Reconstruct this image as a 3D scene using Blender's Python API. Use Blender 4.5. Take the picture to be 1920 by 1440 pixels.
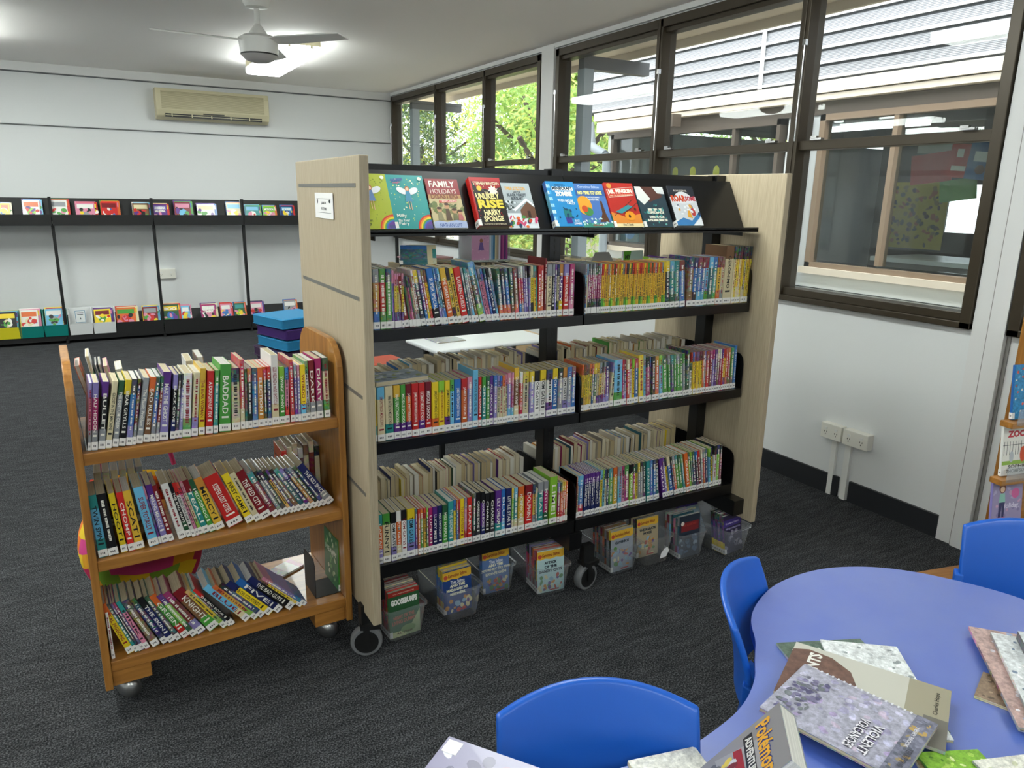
import bpy, bmesh, math, random
from mathutils import Vector, Matrix
PI = math.pi
R_ = math.radians
C = bpy.context.scene.collection
sc = bpy.context.scene
for o in list(bpy.data.objects):
    bpy.data.objects.remove(o, do_unlink=True)

# ------------------------------------------------------------------ camera
cam = bpy.data.cameras.new('camera'); camo = bpy.data.objects.new('camera', cam); C.objects.link(camo)
F, YAW, PITCH, ROLL = 1383.0, R_(29.681), R_(14.366), R_(-1.062)
cam.sensor_fit = 'HORIZONTAL'; cam.sensor_width = 36.0; cam.lens = F / 1920 * 36.0
cam.clip_start = 0.02; cam.clip_end = 200
fw = Vector((math.sin(YAW)*math.cos(PITCH), math.cos(YAW)*math.cos(PITCH), -math.sin(PITCH)))
rt = Vector((math.cos(YAW), -math.sin(YAW), 0)); dn = fw.cross(rt)
r2 = math.cos(ROLL)*rt + math.sin(ROLL)*dn; d2 = -math.sin(ROLL)*rt + math.cos(ROLL)*dn
M = Matrix((r2, -d2, -fw)).transposed().to_4x4(); M.translation = Vector((0, 0, 1.6))
camo.matrix_world = M
sc.camera = camo

# ------------------------------------------------------------------ world, exposure
w = bpy.data.worlds.new('overcast_sky'); sc.world = w; w.use_nodes = True
nt = w.node_tree; bg = nt.nodes['Background']
tc = nt.nodes.new('ShaderNodeTexCoord'); sx = nt.nodes.new('ShaderNodeSeparateXYZ')
rp = nt.nodes.new('ShaderNodeValToRGB')
rp.color_ramp.elements[0].color = (0.80, 0.86, 0.95, 1); rp.color_ramp.elements[0].position = 0.0
rp.color_ramp.elements[1].color = (0.97, 0.98, 1.0, 1); rp.color_ramp.elements[1].position = 0.6
nt.links.new(tc.outputs['Generated'], sx.inputs[0]); nt.links.new(sx.outputs['Z'], rp.inputs[0])
nt.links.new(rp.outputs[0], bg.inputs['Color']); bg.inputs['Strength'].default_value = 3.7
sc.view_settings.view_transform = 'Standard'; sc.view_settings.look = 'None'
sc.view_settings.exposure = 0.5; sc.view_settings.gamma = 1.0; sc.view_settings.use_curve_mapping = False
LAMP = 20.0
sun = bpy.data.lights.new('sun', 'SUN'); suno = bpy.data.objects.new('sun', sun); C.objects.link(suno)
sun.energy = .7; sun.angle = R_(25); sun.color = (1, .97, .9); suno.rotation_euler = (R_(28), R_(-22), 0)

# ------------------------------------------------------------------ helpers
def lin(h):
    h = h.lstrip('#'); v = [int(h[i:i+2], 16)/255 for i in (0, 2, 4)]
    return tuple(c/12.92 if c <= .04045 else ((c+.055)/1.055)**2.4 for c in v) + (1.0,)
def mat(name, col, rough=.5, metal=0, spec=.5, bump=None, noise=None, coat=0):
    m = bpy.data.materials.new(name); m.use_nodes = True; n = m.node_tree.nodes; l = m.node_tree.links
    b = n['Principled BSDF']; c = lin(col) if isinstance(col, str) else col
    b.inputs['Base Color'].default_value = c; b.inputs['Roughness'].default_value = rough
    b.inputs['Metallic'].default_value = metal; b.inputs['Specular IOR Level'].default_value = spec
    b.inputs['Coat Weight'].default_value = coat
    t = n.new('ShaderNodeTexCoord')
    if noise:   # (scale vec, amount, second colour)
        mp = n.new('ShaderNodeMapping'); mp.inputs['Scale'].default_value = noise[0]
        nz = n.new('ShaderNodeTexNoise'); nz.inputs['Scale'].default_value = 1; nz.inputs['Detail'].default_value = 4
        mx = n.new('ShaderNodeMix'); mx.data_type = 'RGBA'
        cr = n.new('ShaderNodeMapRange'); cr.inputs[1].default_value = .35; cr.inputs[2].default_value = .65
        cr.inputs[4].default_value = noise[1]
        mx.inputs[6].default_value = c; mx.inputs[7].default_value = lin(noise[2])
        l.new(t.outputs['Object'], mp.inputs[0]); l.new(mp.outputs[0], nz.inputs['Vector'])
        l.new(nz.outputs['Fac'], cr.inputs[0]); l.new(cr.outputs[0], mx.inputs[0]); l.new(mx.outputs[2], b.inputs['Base Color'])
    if bump:    # (scale, strength)
        nb = n.new('ShaderNodeTexNoise'); nb.inputs['Scale'].default_value = bump[0]
        bp = n.new('ShaderNodeBump'); bp.inputs['Strength'].default_value = bump[1]; bp.inputs['Distance'].default_value = .01
        l.new(t.outputs['Object'], nb.inputs['Vector']); l.new(nb.outputs['Fac'], bp.inputs['Height']); l.new(bp.outputs[0], b.inputs['Normal'])
    return m
def vcmat(name, rough, pattern=False, coat=0, spec=.5):
    """surface colour comes from the 'Col' attribute: the printed colours of the thing"""
    m = bpy.data.materials.new(name); m.use_nodes = True; n = m.node_tree.nodes; l = m.node_tree.links
    b = n['Principled BSDF']; b.inputs['Roughness'].default_value = rough; b.inputs['Coat Weight'].default_value = coat
    b.inputs['Specular IOR Level'].default_value = spec
    a = n.new('ShaderNodeAttribute'); a.attribute_name = 'Col'
    if pattern:
        t = n.new('ShaderNodeTexCoord'); v = n.new('ShaderNodeTexVoronoi'); v.inputs['Scale'].default_value = 95
        oi = n.new('ShaderNodeObjectInfo'); ad = n.new('ShaderNodeVectorMath'); ad.operation = 'ADD'
        l.new(t.outputs['Object'], ad.inputs[0]); l.new(oi.outputs['Random'], ad.inputs[1]); l.new(ad.outputs[0], v.inputs['Vector'])
        mx = n.new('ShaderNodeMix'); mx.data_type = 'RGBA'; mt = n.new('ShaderNodeMath'); mt.operation = 'MULTIPLY_ADD'
        mt.inputs[1].default_value = -.26; mt.inputs[2].default_value = .26
        l.new(a.outputs['Alpha'], mt.inputs[0]); l.new(mt.outputs[0], mx.inputs[0])
        l.new(a.outputs['Color'], mx.inputs[6]); l.new(v.outputs['Color'], mx.inputs[7]); l.new(mx.outputs[2], b.inputs['Base Color'])
    else:   # low alpha = photographic print with mottled tones
        t = n.new('ShaderNodeTexCoord'); z = n.new('ShaderNodeTexNoise'); z.inputs['Scale'].default_value = 75; z.inputs['Detail'].default_value = 6; z.inputs['Roughness'].default_value = .7
        mr = n.new('ShaderNodeMapRange'); mr.inputs[1].default_value = .3; mr.inputs[2].default_value = .7; mr.inputs[3].default_value = .45; mr.inputs[4].default_value = 1.5; mr.clamp = False
        vm = n.new('ShaderNodeVectorMath'); vm.operation = 'SCALE'; mx = n.new('ShaderNodeMix'); mx.data_type = 'RGBA'
        l.new(t.outputs['Object'], z.inputs['Vector']); l.new(z.outputs['Fac'], mr.inputs[0]); l.new(a.outputs['Color'], vm.inputs[0]); l.new(mr.outputs[0], vm.inputs['Scale'])
        l.new(a.outputs['Alpha'], mx.inputs[0]); l.new(vm.outputs[0], mx.inputs[6]); l.new(a.outputs['Color'], mx.inputs[7]); l.new(mx.outputs[2], b.inputs['Base Color'])
    return m

class MB:
    def __init__(s): s.v = []; s.f = []; s.c = []; s.m = []
    def add(s, vs, fs, col=None, mi=0, T=None):
        k = len(s.v)
        if T is not None: vs = [T @ Vector(v) for v in vs]
        s.v += [tuple(v) for v in vs]
        s.f += [tuple(i+k for i in f) for f in fs]
        s.c += [col or (1, 1, 1, 1)]*len(fs); s.m += [mi]*len(fs)
        return s
    def box(s, x0, x1, y0, y1, z0, z1, col=None, mi=0, T=None):
        return s.add([(x0,y0,z0),(x1,y0,z0),(x1,y1,z0),(x0,y1,z0),(x0,y0,z1),(x1,y0,z1),(x1,y1,z1),(x0,y1,z1)],
              [(0,3,2,1),(4,5,6,7),(0,1,5,4),(1,2,6,5),(2,3,7,6),(3,0,4,7)], col, mi, T)
    def prism(s, pts, a0, a1, axis='z', col=None, mi=0, T=None):
        """pts: outline in the other two axes (cyclic order x,y / y,z / z,x)"""
        n = len(pts)
        if axis == 'z': g = lambda p, a: (p[0], p[1], a)
        elif axis == 'x': g = lambda p, a: (a, p[0], p[1])
        else: g = lambda p, a: (p[1], a, p[0])
        vs = [g(p, a0) for p in pts] + [g(p, a1) for p in pts]
        area = sum(pts[i][0]*pts[(i+1) % n][1]-pts[(i+1) % n][0]*pts[i][1] for i in range(n))
        fs = [tuple(range(n))[::-1], tuple(range(n, 2*n))] + [(i, (i+1) % n, n+(i+1) % n, n+i) for i in range(n)]
        if area*(a1-a0) < 0: fs = [f[::-1] for f in fs]
        return s.add(vs, fs, col, mi, T)
    def tube(s, p0, p1, r0, r1=None, n=12, col=None, mi=0, T=None):
        r1 = r0 if r1 is None else r1
        p0, p1 = Vector(p0), Vector(p1); d = (p1-p0).normalized()
        u = d.orthogonal().normalized(); v = d.cross(u)
        vs = [p0+r0*(math.cos(2*PI*i/n)*u+math.sin(2*PI*i/n)*v) for i in range(n)] + [p1+r1*(math.cos(2*PI*i/n)*u+math.sin(2*PI*i/n)*v) for i in range(n)]
        fs = [(i, (i+1) % n, n+(i+1) % n, n+i) for i in range(n)] + [tuple(range(n))[::-1], tuple(range(n, 2*n))]
        return s.add(vs, fs, col, mi, T)
    def path(s, pts, r, n=10, col=None, mi=0):
        for i in range(len(pts)-1): s.tube(pts[i], pts[i+1], r, n=n, col=col, mi=mi)
        return s
    def lathe(s, prof, n=28, col=None, mi=0, T=None):
        vs = []; fs = []
        for r, z in prof: vs += [(r*math.cos(2*PI*i/n), r*math.sin(2*PI*i/n), z) for i in range(n)]
        for j in range(len(prof)-1):
            for i in range(n):
                fs.append((j*n+i, j*n+(i+1) % n, (j+1)*n+(i+1) % n, (j+1)*n+i))
        return s.add(vs, fs, col, mi, T)
    def grid(s, fn, nu, nv, col=None, mi=0, close=False):
        vs = [fn(i/nu, j/nv) for j in range(nv+1) for i in range(nu+1)]
        fs = [(j*(nu+1)+i, j*(nu+1)+i+1, (j+1)*(nu+1)+i+1, (j+1)*(nu+1)+i) for j in range(nv) for i in range(nu)]
        return s.add(vs, fs, col, mi)
def obj(name, mb, m, parent=None, loc=None, smooth=False, bevel=0, seg=2, fix=False, auto=None):
    me = bpy.data.meshes.new(name); me.from_pydata(mb.v, [], mb.f)
    ms = m if isinstance(m, (list, tuple)) else [m]
    for x in ms: me.materials.append(x)
    if len(ms) > 1: me.polygons.foreach_set('material_index', mb.m)
    if any(c != (1, 1, 1, 1) for c in mb.c):
        ca = me.color_attributes.new('Col', 'FLOAT_COLOR', 'CORNER'); arr = []
        for f, c in zip(mb.f, mb.c): arr += list(c)*len(f)
        ca.data.foreach_set('color', arr)
    if fix or smooth:
        bm = bmesh.new(); bm.from_mesh(me); 
        if smooth: bmesh.ops.remove_doubles(bm, verts=bm.verts, dist=1e-5)
        bmesh.ops.recalc_face_normals(bm, faces=bm.faces); bm.to_mesh(me); bm.free()
    o = bpy.data.objects.new(name, me); C.objects.link(o)
    if smooth:
        me.polygons.foreach_set('use_smooth', [True]*len(me.polygons))
        md = o.modifiers.new('edges', 'EDGE_SPLIT'); md.split_angle = R_(auto or 40)
    if bevel:
        b = o.modifiers.new('bevel', 'BEVEL'); b.width = bevel; b.segments = seg; b.limit_method = 'ANGLE'
    if parent: o.parent = parent
    if loc: o.location = loc
    return o
def tag(o, label, cat, group=None):
    o['label'] = label; o['category'] = cat
    if group: o['group'] = group
    return o
def thing(name, label, cat, loc=(0, 0, 0), rz=0, group=None):
    o = bpy.data.objects.new(name, None); C.objects.link(o); o.empty_display_size = .05
    o.location = loc; o.rotation_euler = (0, 0, rz)
    return tag(o, label, cat, group)
def struct(name, mb, m, label=None, **k):
    o = obj(name, mb, m, **k); o['kind'] = 'structure'
    if label: o['label'] = label
    return o
def frame(o, origin, ey, ez):
    """put an object's axes: y along ey, z along ez"""
    ey = Vector(ey).normalized(); ez = Vector(ez); ez = (ez-ez.dot(ey)*ey).normalized(); ex = ey.cross(ez)
    m = Matrix((ex, ey, ez)).transposed().to_4x4(); m.translation = Vector(origin); o.matrix_world = m
    return m

# flat lettering turned into mesh data
_tc = {}
def glyphs(s, bold=0.0):
    k = (s, bold)
    if k not in _tc:
        cu = bpy.data.curves.new('t', 'FONT'); cu.body = s; cu.size = 1; cu.resolution_u = 2; cu.offset = bold
        ob = bpy.data.objects.new('t', cu); C.objects.link(ob)
        dg = bpy.context.evaluated_depsgraph_get(); me = ob.evaluated_get(dg).to_mesh()
        vs = [(v.co.x, v.co.y) for v in me.vertices]; fs = [tuple(p.vertices) for p in me.polygons]
        ob.evaluated_get(dg).to_mesh_clear(); bpy.data.objects.remove(ob); bpy.data.curves.remove(cu)
        if vs:
            x0 = min(v[0] for v in vs); x1 = max(v[0] for v in vs); y0 = min(v[1] for v in vs); y1 = max(v[1] for v in vs)
            vs = [((x-x0)/(x1-x0), (y-y0)/(y1-y0)) for x, y in vs]; asp = (x1-x0)/(y1-y0)
        else: asp = 1
        _tc[k] = (vs, fs, asp)
    return _tc[k]
class Art:
    """printed cover: flat coloured shapes and letters on a sheet W x H, lifted a hair above each other"""
    def __init__(s, P, step=.00012): s.mb = MB(); s.P = P; s.n = 0; s.step = step
    def poly(s, pts, col):
        s.n += 1; h = s.n*s.step
        c = lin(col) if isinstance(col, str) else col
        a = sum(pts[i][0]*pts[(i+1) % len(pts)][1]-pts[(i+1) % len(pts)][0]*pts[i][1] for i in range(len(pts)))
        if a < 0: pts = pts[::-1]
        s.mb.add([s.P(u, v, h) for u, v in pts], [tuple(range(len(pts)))], c); return s
    def photo(s, u0, v0, u1, v1, col): c = lin(col); return s.rect(u0, v0, u1, v1, (c[0], c[1], c[2], .15))
    def rect(s, u0, v0, u1, v1, col): return s.poly([(u0,v0),(u1,v0),(u1,v1),(u0,v1)], col)
    def ell(s, u, v, a, b, col, rot=0, n=14):
        ca, sa = math.cos(rot), math.sin(rot)
        return s.poly([(u+a*math.cos(2*PI*i/n)*ca-b*math.sin(2*PI*i/n)*sa, v+a*math.cos(2*PI*i/n)*sa+b*math.sin(2*PI*i/n)*ca) for i in range(n)], col)
    def arc(s, u, v, r0, r1, a0, a1, col, n=12):
        A = [a0+(a1-a0)*i/n for i in range(n+1)]
        return s.poly([(u+r1*math.cos(a), v+r1*math.sin(a)) for a in A]+[(u+r0*math.cos(a), v+r0*math.sin(a)) for a in A[::-1]], col)
    def text(s, t, u, v, w_, h_, col, rot=0, bold=.02, down=False):
        """letters fill the box of width w_ and height h_ whose lower-left corner is (u,v); down: read downwards"""
        vs, fs, asp = glyphs(t, bold)
        if not vs: return s
        s.n += 1; h = s.n*s.step; c = lin(col) if isinstance(col, str) else col
        ca, sa = math.cos(rot), math.sin(rot); out = []
        for x, y in vs:
            if down: p = (u+y*w_, v+h_-x*h_)
            else: X, Y = x*w_, y*h_; p = (u+X*ca-Y*sa, v+X*sa+Y*ca)
            out.append(s.P(p[0], p[1], h))
        s.mb.add(out, fs, c); return s
    def speck(s, n, u0, v0, u1, v1, cols, r, seed=1):
        rr = random.Random(seed)
        for _ in range(n):
            s.n -= .93
            s.ell(rr.uniform(u0, u1), rr.uniform(v0, v1), rr.uniform(.4, 1)*r, rr.uniform(.3, .8)*r, rr.choice(cols), rr.uniform(0, PI), 9)
        return s

# ------------------------------------------------------------------ materials
M_wall = mat('painted_wall', '#dddfdf', .55, bump=(60, .03))
M_ceil = mat('ceiling_paint', '#f4f1ee', .8, bump=(90, .04))
M_trim = mat('white_trim', '#dcdcdb', .4)
M_skirt = mat('charcoal_skirting', '#202226', .5)
M_bronze = mat('bronze_aluminium', '#40382c', .38, .35)
M_black = mat('black_powdercoat', '#0d0d0e', .3, bump=(900, .02))
M_blacksoft = mat('black_plastic', '#161616', .45)
M_rubber = mat('grey_rubber', '#6d6e70', .6)
M_steel = mat('brushed_steel', '#a9a9a8', .3, .9)
M_chrome = mat('chrome', '#cfcfcf', .15, 1)
M_ply = mat('cream_oak_laminate', '#b9ab91', .5, noise=((260, 260, 9), .7, '#a39379'))
M_groove = mat('groove_metal', '#7c7a75', .4, .4)
M_wood = mat('golden_oak', '#b57d3a', .36, noise=((5, 60, 60), .75, '#8f5c26'), coat=.15)
M_woodv = mat('golden_oak_upright', '#b57f3c', .33, noise=((60, 60, 4), .75, '#8c5823'), coat=.3)
M_cream = mat('aged_plastic', '#cbc3a2', .5)
M_creamd = mat('dark_slot', '#1b1a17', .5)
M_white = mat('white_plastic', '#e4e4e0', .4)
M_offw = mat('outlet_plastic', '#e6e4da', .4)
M_blue = mat('blue_polypropylene', '#1a5cc0', .36, bump=(400, .03))
M_table = mat('blue_laminate', '#3d5fc0', .42, spec=1.0, noise=((9, 9, 9), .3, '#6880c8'), bump=(250, .04), coat=1)
M_table.node_tree.nodes['Principled BSDF'].inputs['Coat IOR'].default_value = 2.3
M_table.node_tree.nodes['Principled BSDF'].inputs['Coat Roughness'].default_value = .33
M_tedge = mat('blue_table_edge', '#2c4fae', .4)
M_vblue = mat('blue_vinyl', '#2a86b8', .33, bump=(120, .03))
M_vpur = mat('purple_vinyl', '#46296f', .33, bump=(120, .03))
M_vplum = mat('plum_vinyl', '#432a4c', .4, bump=(120, .03))
M_vor = mat('orange_vinyl', '#b8431c', .38, bump=(120, .03))
M_pages = mat('page_block', '#cfc3a4', .85, noise=((1500, 3, 3), .6, '#9d9074'))
M_pagesw = mat('white_page_block', '#dcdad2', .85, noise=((1500, 3, 3), .6, '#a8a69e'))
V_book = vcmat('printed_cover', .33, True, coat=.1)
V_print = vcmat('cover_print', .33, coat=.1)
V_matte = vcmat('matte_colour', .75)
V_fabric = vcmat('printed_fabric', .6)
M_label = mat('spine_label_paper', '#eceae6', .4)
M_paper = mat('paper', '#f0efee', .7)
M_desk = mat('white_laminate', '#dfe2e4', .35)
M_cab = mat('beech_laminate', '#c9ad86', .5, noise=((60, 60, 4), .4, '#b4966d'))
M_ext = mat('weatherboard_paint', '#e3e6e6', .6)
M_fascia = mat('cream_fascia', '#e4d9c8', .6)
M_brown = mat('brown_window_frame', '#5b5045', .45)
M_tan = mat('tan_window_frame', '#8b7660', .5)
M_pipe = mat('grey_downpipe', '#9aa5ae', .5)
M_beam = mat('grey_steel_beam', '#55575a', .5)
M_concrete = mat('paving', '#cabfa8', .9, noise=((2, 2, 2), .6, '#8e8468'))
M_fence = mat('pale_fence', '#cfcdc6', .8, noise=((20, 20, 1), .5, '#a09b8e'))
M_bark = mat('bark', '#4e4238', .9, noise=((10, 10, 4), .7, '#2f2822'))
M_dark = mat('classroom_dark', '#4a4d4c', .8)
def leaf_mat():
    m = bpy.data.materials.new('leaf'); m.use_nodes = True; n = m.node_tree.nodes; l = m.node_tree.links
    b = n['Principled BSDF']; a = n.new('ShaderNodeAttribute'); a.attribute_name = 'Col'
    l.new(a.outputs['Color'], b.inputs['Base Color']); b.inputs['Roughness'].default_value = .5
    tr = n.new('ShaderNodeBsdfTranslucent'); l.new(a.outputs['Color'], tr.inputs[0]); mx = n.new('ShaderNodeMixShader'); mx.inputs[0].default_value = .45
    l.new(b.outputs[0], mx.inputs[1]); l.new(tr.outputs[0], mx.inputs[2]); l.new(mx.outputs[0], n['Material Output'].inputs[0]); return m
M_leaf = leaf_mat()
def glass_mat(name, tint, glare_veil=0.0, refl=1.0, rough=0.0, ior=1.5):
    m = bpy.data.materials.new(name); m.use_nodes = True; n = m.node_tree.nodes; l = m.node_tree.links
    n.remove(n['Principled BSDF'])
    t = n.new('ShaderNodeBsdfTransparent'); t.inputs[0].default_value = tint
    g = n.new('ShaderNodeBsdfGlossy'); g.inputs['Roughness'].default_value = rough
    f = n.new('ShaderNodeLayerWeight'); f.inputs[0].default_value = .5
    pw = n.new('ShaderNodeMath'); pw.operation = 'POWER'; pw.inputs[1].default_value = 5; l.new(f.outputs['Facing'], pw.inputs[0])
    mu = n.new('ShaderNodeMath'); mu.operation = 'MULTIPLY_ADD'; mu.inputs[1].default_value = refl*.9; mu.inputs[2].default_value = .035*refl; l.new(pw.outputs[0], mu.inputs[0])
    mx = n.new('ShaderNodeMixShader'); l.new(mu.outputs[0], mx.inputs[0]); l.new(t.outputs[0], mx.inputs[1]); l.new(g.outputs[0], mx.inputs[2])
    last = mx
    if glare_veil:
        d = n.new('ShaderNodeBsdfDiffuse'); d.inputs[0].default_value = (.85, .87, .9, 1)  # pale diffuse layer mixed into the pane to imitate window glare
        m2 = n.new('ShaderNodeMixShader'); m2.inputs[0].default_value = glare_veil
        l.new(mx.outputs[0], m2.inputs[1]); l.new(d.outputs[0], m2.inputs[2]); last = m2
    l.new(last.outputs[0], n['Material Output'].inputs[0]); return m
M_glass = glass_mat('window_glass', (.95, .97, .96, 1), .02, .55)
M_nglass = glass_mat('neighbour_window_glass', (.8, .84, .82, 1), 0, 1.3)
def bin_mat():
    m = bpy.data.materials.new('frosted_bin_plastic'); m.use_nodes = True; n = m.node_tree.nodes; l = m.node_tree.links
    n.remove(n['Principled BSDF'])
    t = n.new('ShaderNodeBsdfTransparent'); t.inputs[0].default_value = (.93, .95, .97, 1)
    d = n.new('ShaderNodeBsdfDiffuse'); d.inputs[0].default_value = (.85, .88, .92, 1)
    tl = n.new('ShaderNodeBsdfTranslucent'); tl.inputs[0].default_value = (.85, .88, .92, 1)
    g = n.new('ShaderNodeBsdfGlossy'); g.inputs['Roughness'].default_value = .22
    a = n.new('ShaderNodeMixShader'); a.inputs[0].default_value = .5; l.new(d.outputs[0], a.inputs[1]); l.new(tl.outputs[0], a.inputs[2])
    b = n.new('ShaderNodeMixShader'); b.inputs[0].default_value = .23; l.new(t.outputs[0], b.inputs[1]); l.new(a.outputs[0], b.inputs[2])
    f = n.new('ShaderNodeLayerWeight'); f.inputs[0].default_value = .12
    c = n.new('ShaderNodeMixShader'); l.new(f.outputs['Fresnel'], c.inputs[0]); l.new(b.outputs[0], c.inputs[1]); l.new(g.outputs[0], c.inputs[2])
    l.new(c.outputs[0], n['Material Output'].inputs[0]); return m
M_bin = bin_mat()
def cladding_mat():
    m = mat('ribbed_white_cladding', '#e6e9eb', .5); n = m.node_tree.nodes; l = m.node_tree.links; b = n['Principled BSDF']
    tcx = n.new('ShaderNodeTexCoord'); wv = n.new('ShaderNodeTexWave'); wv.bands_direction = 'Z'; wv.inputs['Scale'].default_value = 28
    bp = n.new('ShaderNodeBump'); bp.inputs['Strength'].default_value = .7; bp.inputs['Distance'].default_value = .006
    l.new(tcx.outputs['Object'], wv.inputs[0]); l.new(wv.outputs['Fac'], bp.inputs['Height']); l.new(bp.outputs[0], b.inputs['Normal'])
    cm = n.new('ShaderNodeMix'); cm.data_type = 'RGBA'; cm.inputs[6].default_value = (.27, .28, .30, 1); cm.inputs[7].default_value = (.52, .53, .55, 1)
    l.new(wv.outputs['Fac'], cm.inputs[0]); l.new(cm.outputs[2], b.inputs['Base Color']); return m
M_clad = cladding_mat()
def emis(name, col, s):
    m = bpy.data.materials.new(name); m.use_nodes = True; n = m.node_tree.nodes; l = m.node_tree.links
    n.remove(n['Principled BSDF']); e = n.new('ShaderNodeEmission'); e.inputs[0].default_value = lin(col); e.inputs[1].default_value = s
    l.new(e.outputs[0], n['Material Output'].inputs[0]); return m
M_lamp = emis('lamp_diffuser', '#f4fbf6', LAMP)
def carpet():
    m = bpy.data.materials.new('charcoal_carpet'); m.use_nodes = True; n = m.node_tree.nodes; l = m.node_tree.links
    b = n['Principled BSDF']; b.inputs['Roughness'].default_value = .95; b.inputs['Specular IOR Level'].default_value = .1
    t = n.new('ShaderNodeTexCoord')
    def nz(scale, det, sc_=(1, 1, 1)):
        mp = n.new('ShaderNodeMapping'); mp.inputs['Scale'].default_value = sc_
        x = n.new('ShaderNodeTexNoise'); x.inputs['Scale'].default_value = scale; x.inputs['Detail'].default_value = det
        l.new(t.outputs['Object'], mp.inputs[0]); l.new(mp.outputs[0], x.inputs['Vector']); return x
    a = nz(190, 3); s_ = nz(22, 2, (.35, 1.6, 1)); big = nz(1.2, 2)
    ad = n.new('ShaderNodeMath'); ad.operation = 'ADD'; l.new(a.outputs['Fac'], ad.inputs[0])
    m3 = n.new('ShaderNodeMath'); m3.operation = 'MULTIPLY'; m3.inputs[1].default_value = .2; l.new(s_.outputs['Fac'], m3.inputs[0]); l.new(m3.outputs[0], ad.inputs[1])
    cr = n.new('ShaderNodeValToRGB'); e = cr.color_ramp.elements
    e[0].position = .44; e[0].color = lin('#1a1b1d'); e[1].position = .78; e[1].color = lin('#636467')
    x = e.new(.59); x.color = lin('#353638')
    l.new(ad.outputs[0], cr.inputs[0]); l.new(cr.outputs[0], b.inputs['Base Color'])
    bp = n.new('ShaderNodeBump'); bp.inputs['Strength'].default_value = .6; bp.inputs['Distance'].default_value = .006
    l.new(ad.outputs[0], bp.inputs['Height']); l.new(bp.outputs[0], b.inputs['Normal']); return m
M_carpet = carpet()
# ---------------------------------------------------------------- room shell
W_, H_, D_ = 3.5, 2.8, 9.32
XL, YB = -4.6, -3.6
struct('floor', MB().box(XL, W_+.12, YB, D_+.1, -.1, 0), M_carpet, 'charcoal loop pile carpet')
struct('ceiling', MB().box(XL, W_+.12, YB, D_+.1, H_, H_+.12), M_ceil)
o = struct('wall_back', MB().box(XL, W_+.12, D_, D_+.12, 0, H_), M_wall, 'far white wall behind the low black shelving')
struct('wall_left', MB().box(XL-.12, XL, YB, D_+.1, 0, H_), M_wall)
struct('wall_front', MB().box(XL, W_+.12, YB-.12, YB, 0, H_), M_wall)
# far wall: raised upper band and cover strips
b = MB(); b.box(XL, W_, D_-.012, D_, 2.195, 2.2+.006)
struct('trim_1', MB().box(XL, W_, D_-.012, D_, 2.21, 2.70).box(XL, W_, D_-.006, D_, .975, .985), M_wall, 'upper panel of the far wall')
struct('trim_2', MB().box(XL, W_, D_-.03, D_, 2.715, H_), M_trim, 'cornice strip along the far wall')
struct('trim_11', MB().box(XL, W_, D_-.02, D_, 2.20, 2.208).box(XL, W_, D_-.02, D_, 2.703, 2.712), mat('joint_shadow_strip', '#6f7072', .8), 'thin grey joint strips on the far wall')
# right wall around three window groups (each: y0, y1, panels)
SILL, HEAD, TR = 1.04, 2.75, 1.895
groups = [(5.70, 9.27, [7.90, 6.74]), (1.87, 5.46, [4.175, 2.985]), (-1.72, 1.71, [.57, -.57])]
b = MB(); b.box(W_, W_+.12, YB, D_, 0, SILL).box(W_, W_+.12, YB, D_, HEAD, H_)
ys = [YB, -1.72, 1.71, 1.87, 5.46, 5.70, 9.27, D_]
for i in range(0, 8, 2): b.box(W_, W_+.12, ys[i], ys[i+1], SILL, HEAD)
struct('wall_right', b, M_wall, 'white window wall')
struct('trim_3', MB().box(W_-.035, W_, 5.49, 5.68, 0, H_-.02), M_trim, 'white column between the two window groups')
struct('trim_4', MB().box(W_-.02, W_, 1.797, 1.865, 0, H_-.035).box(W_-.035, W_, 1.716, 1.787, 0, H_-.035), M_trim, 'pair of white cover boards beside the near window')
struct('trim_12', MB().box(W_-.022, W_, 1.787, 1.797, 0, H_-.035).box(W_-.006, W_, 1.700, 1.716, 0, 1.04), mat('joint_grey', '#8d8b88', .7), 'grey joint lines between the white cover boards')
struct('trim_5', MB().box(W_-.03, W_, YB, D_-.03, 2.765, H_), M_trim, 'white cornice over the windows')
struct('baseboard_right', MB().box(W_-.016, W_, 2.44, D_, 0, .115).box(W_-.016, W_, 1.87, 2.37, 0, .115), M_skirt, 'charcoal skirting under the windows')
struct('baseboard_back', MB().box(XL, W_-.02, D_-.016, D_, 0, .11), M_skirt)
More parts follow.
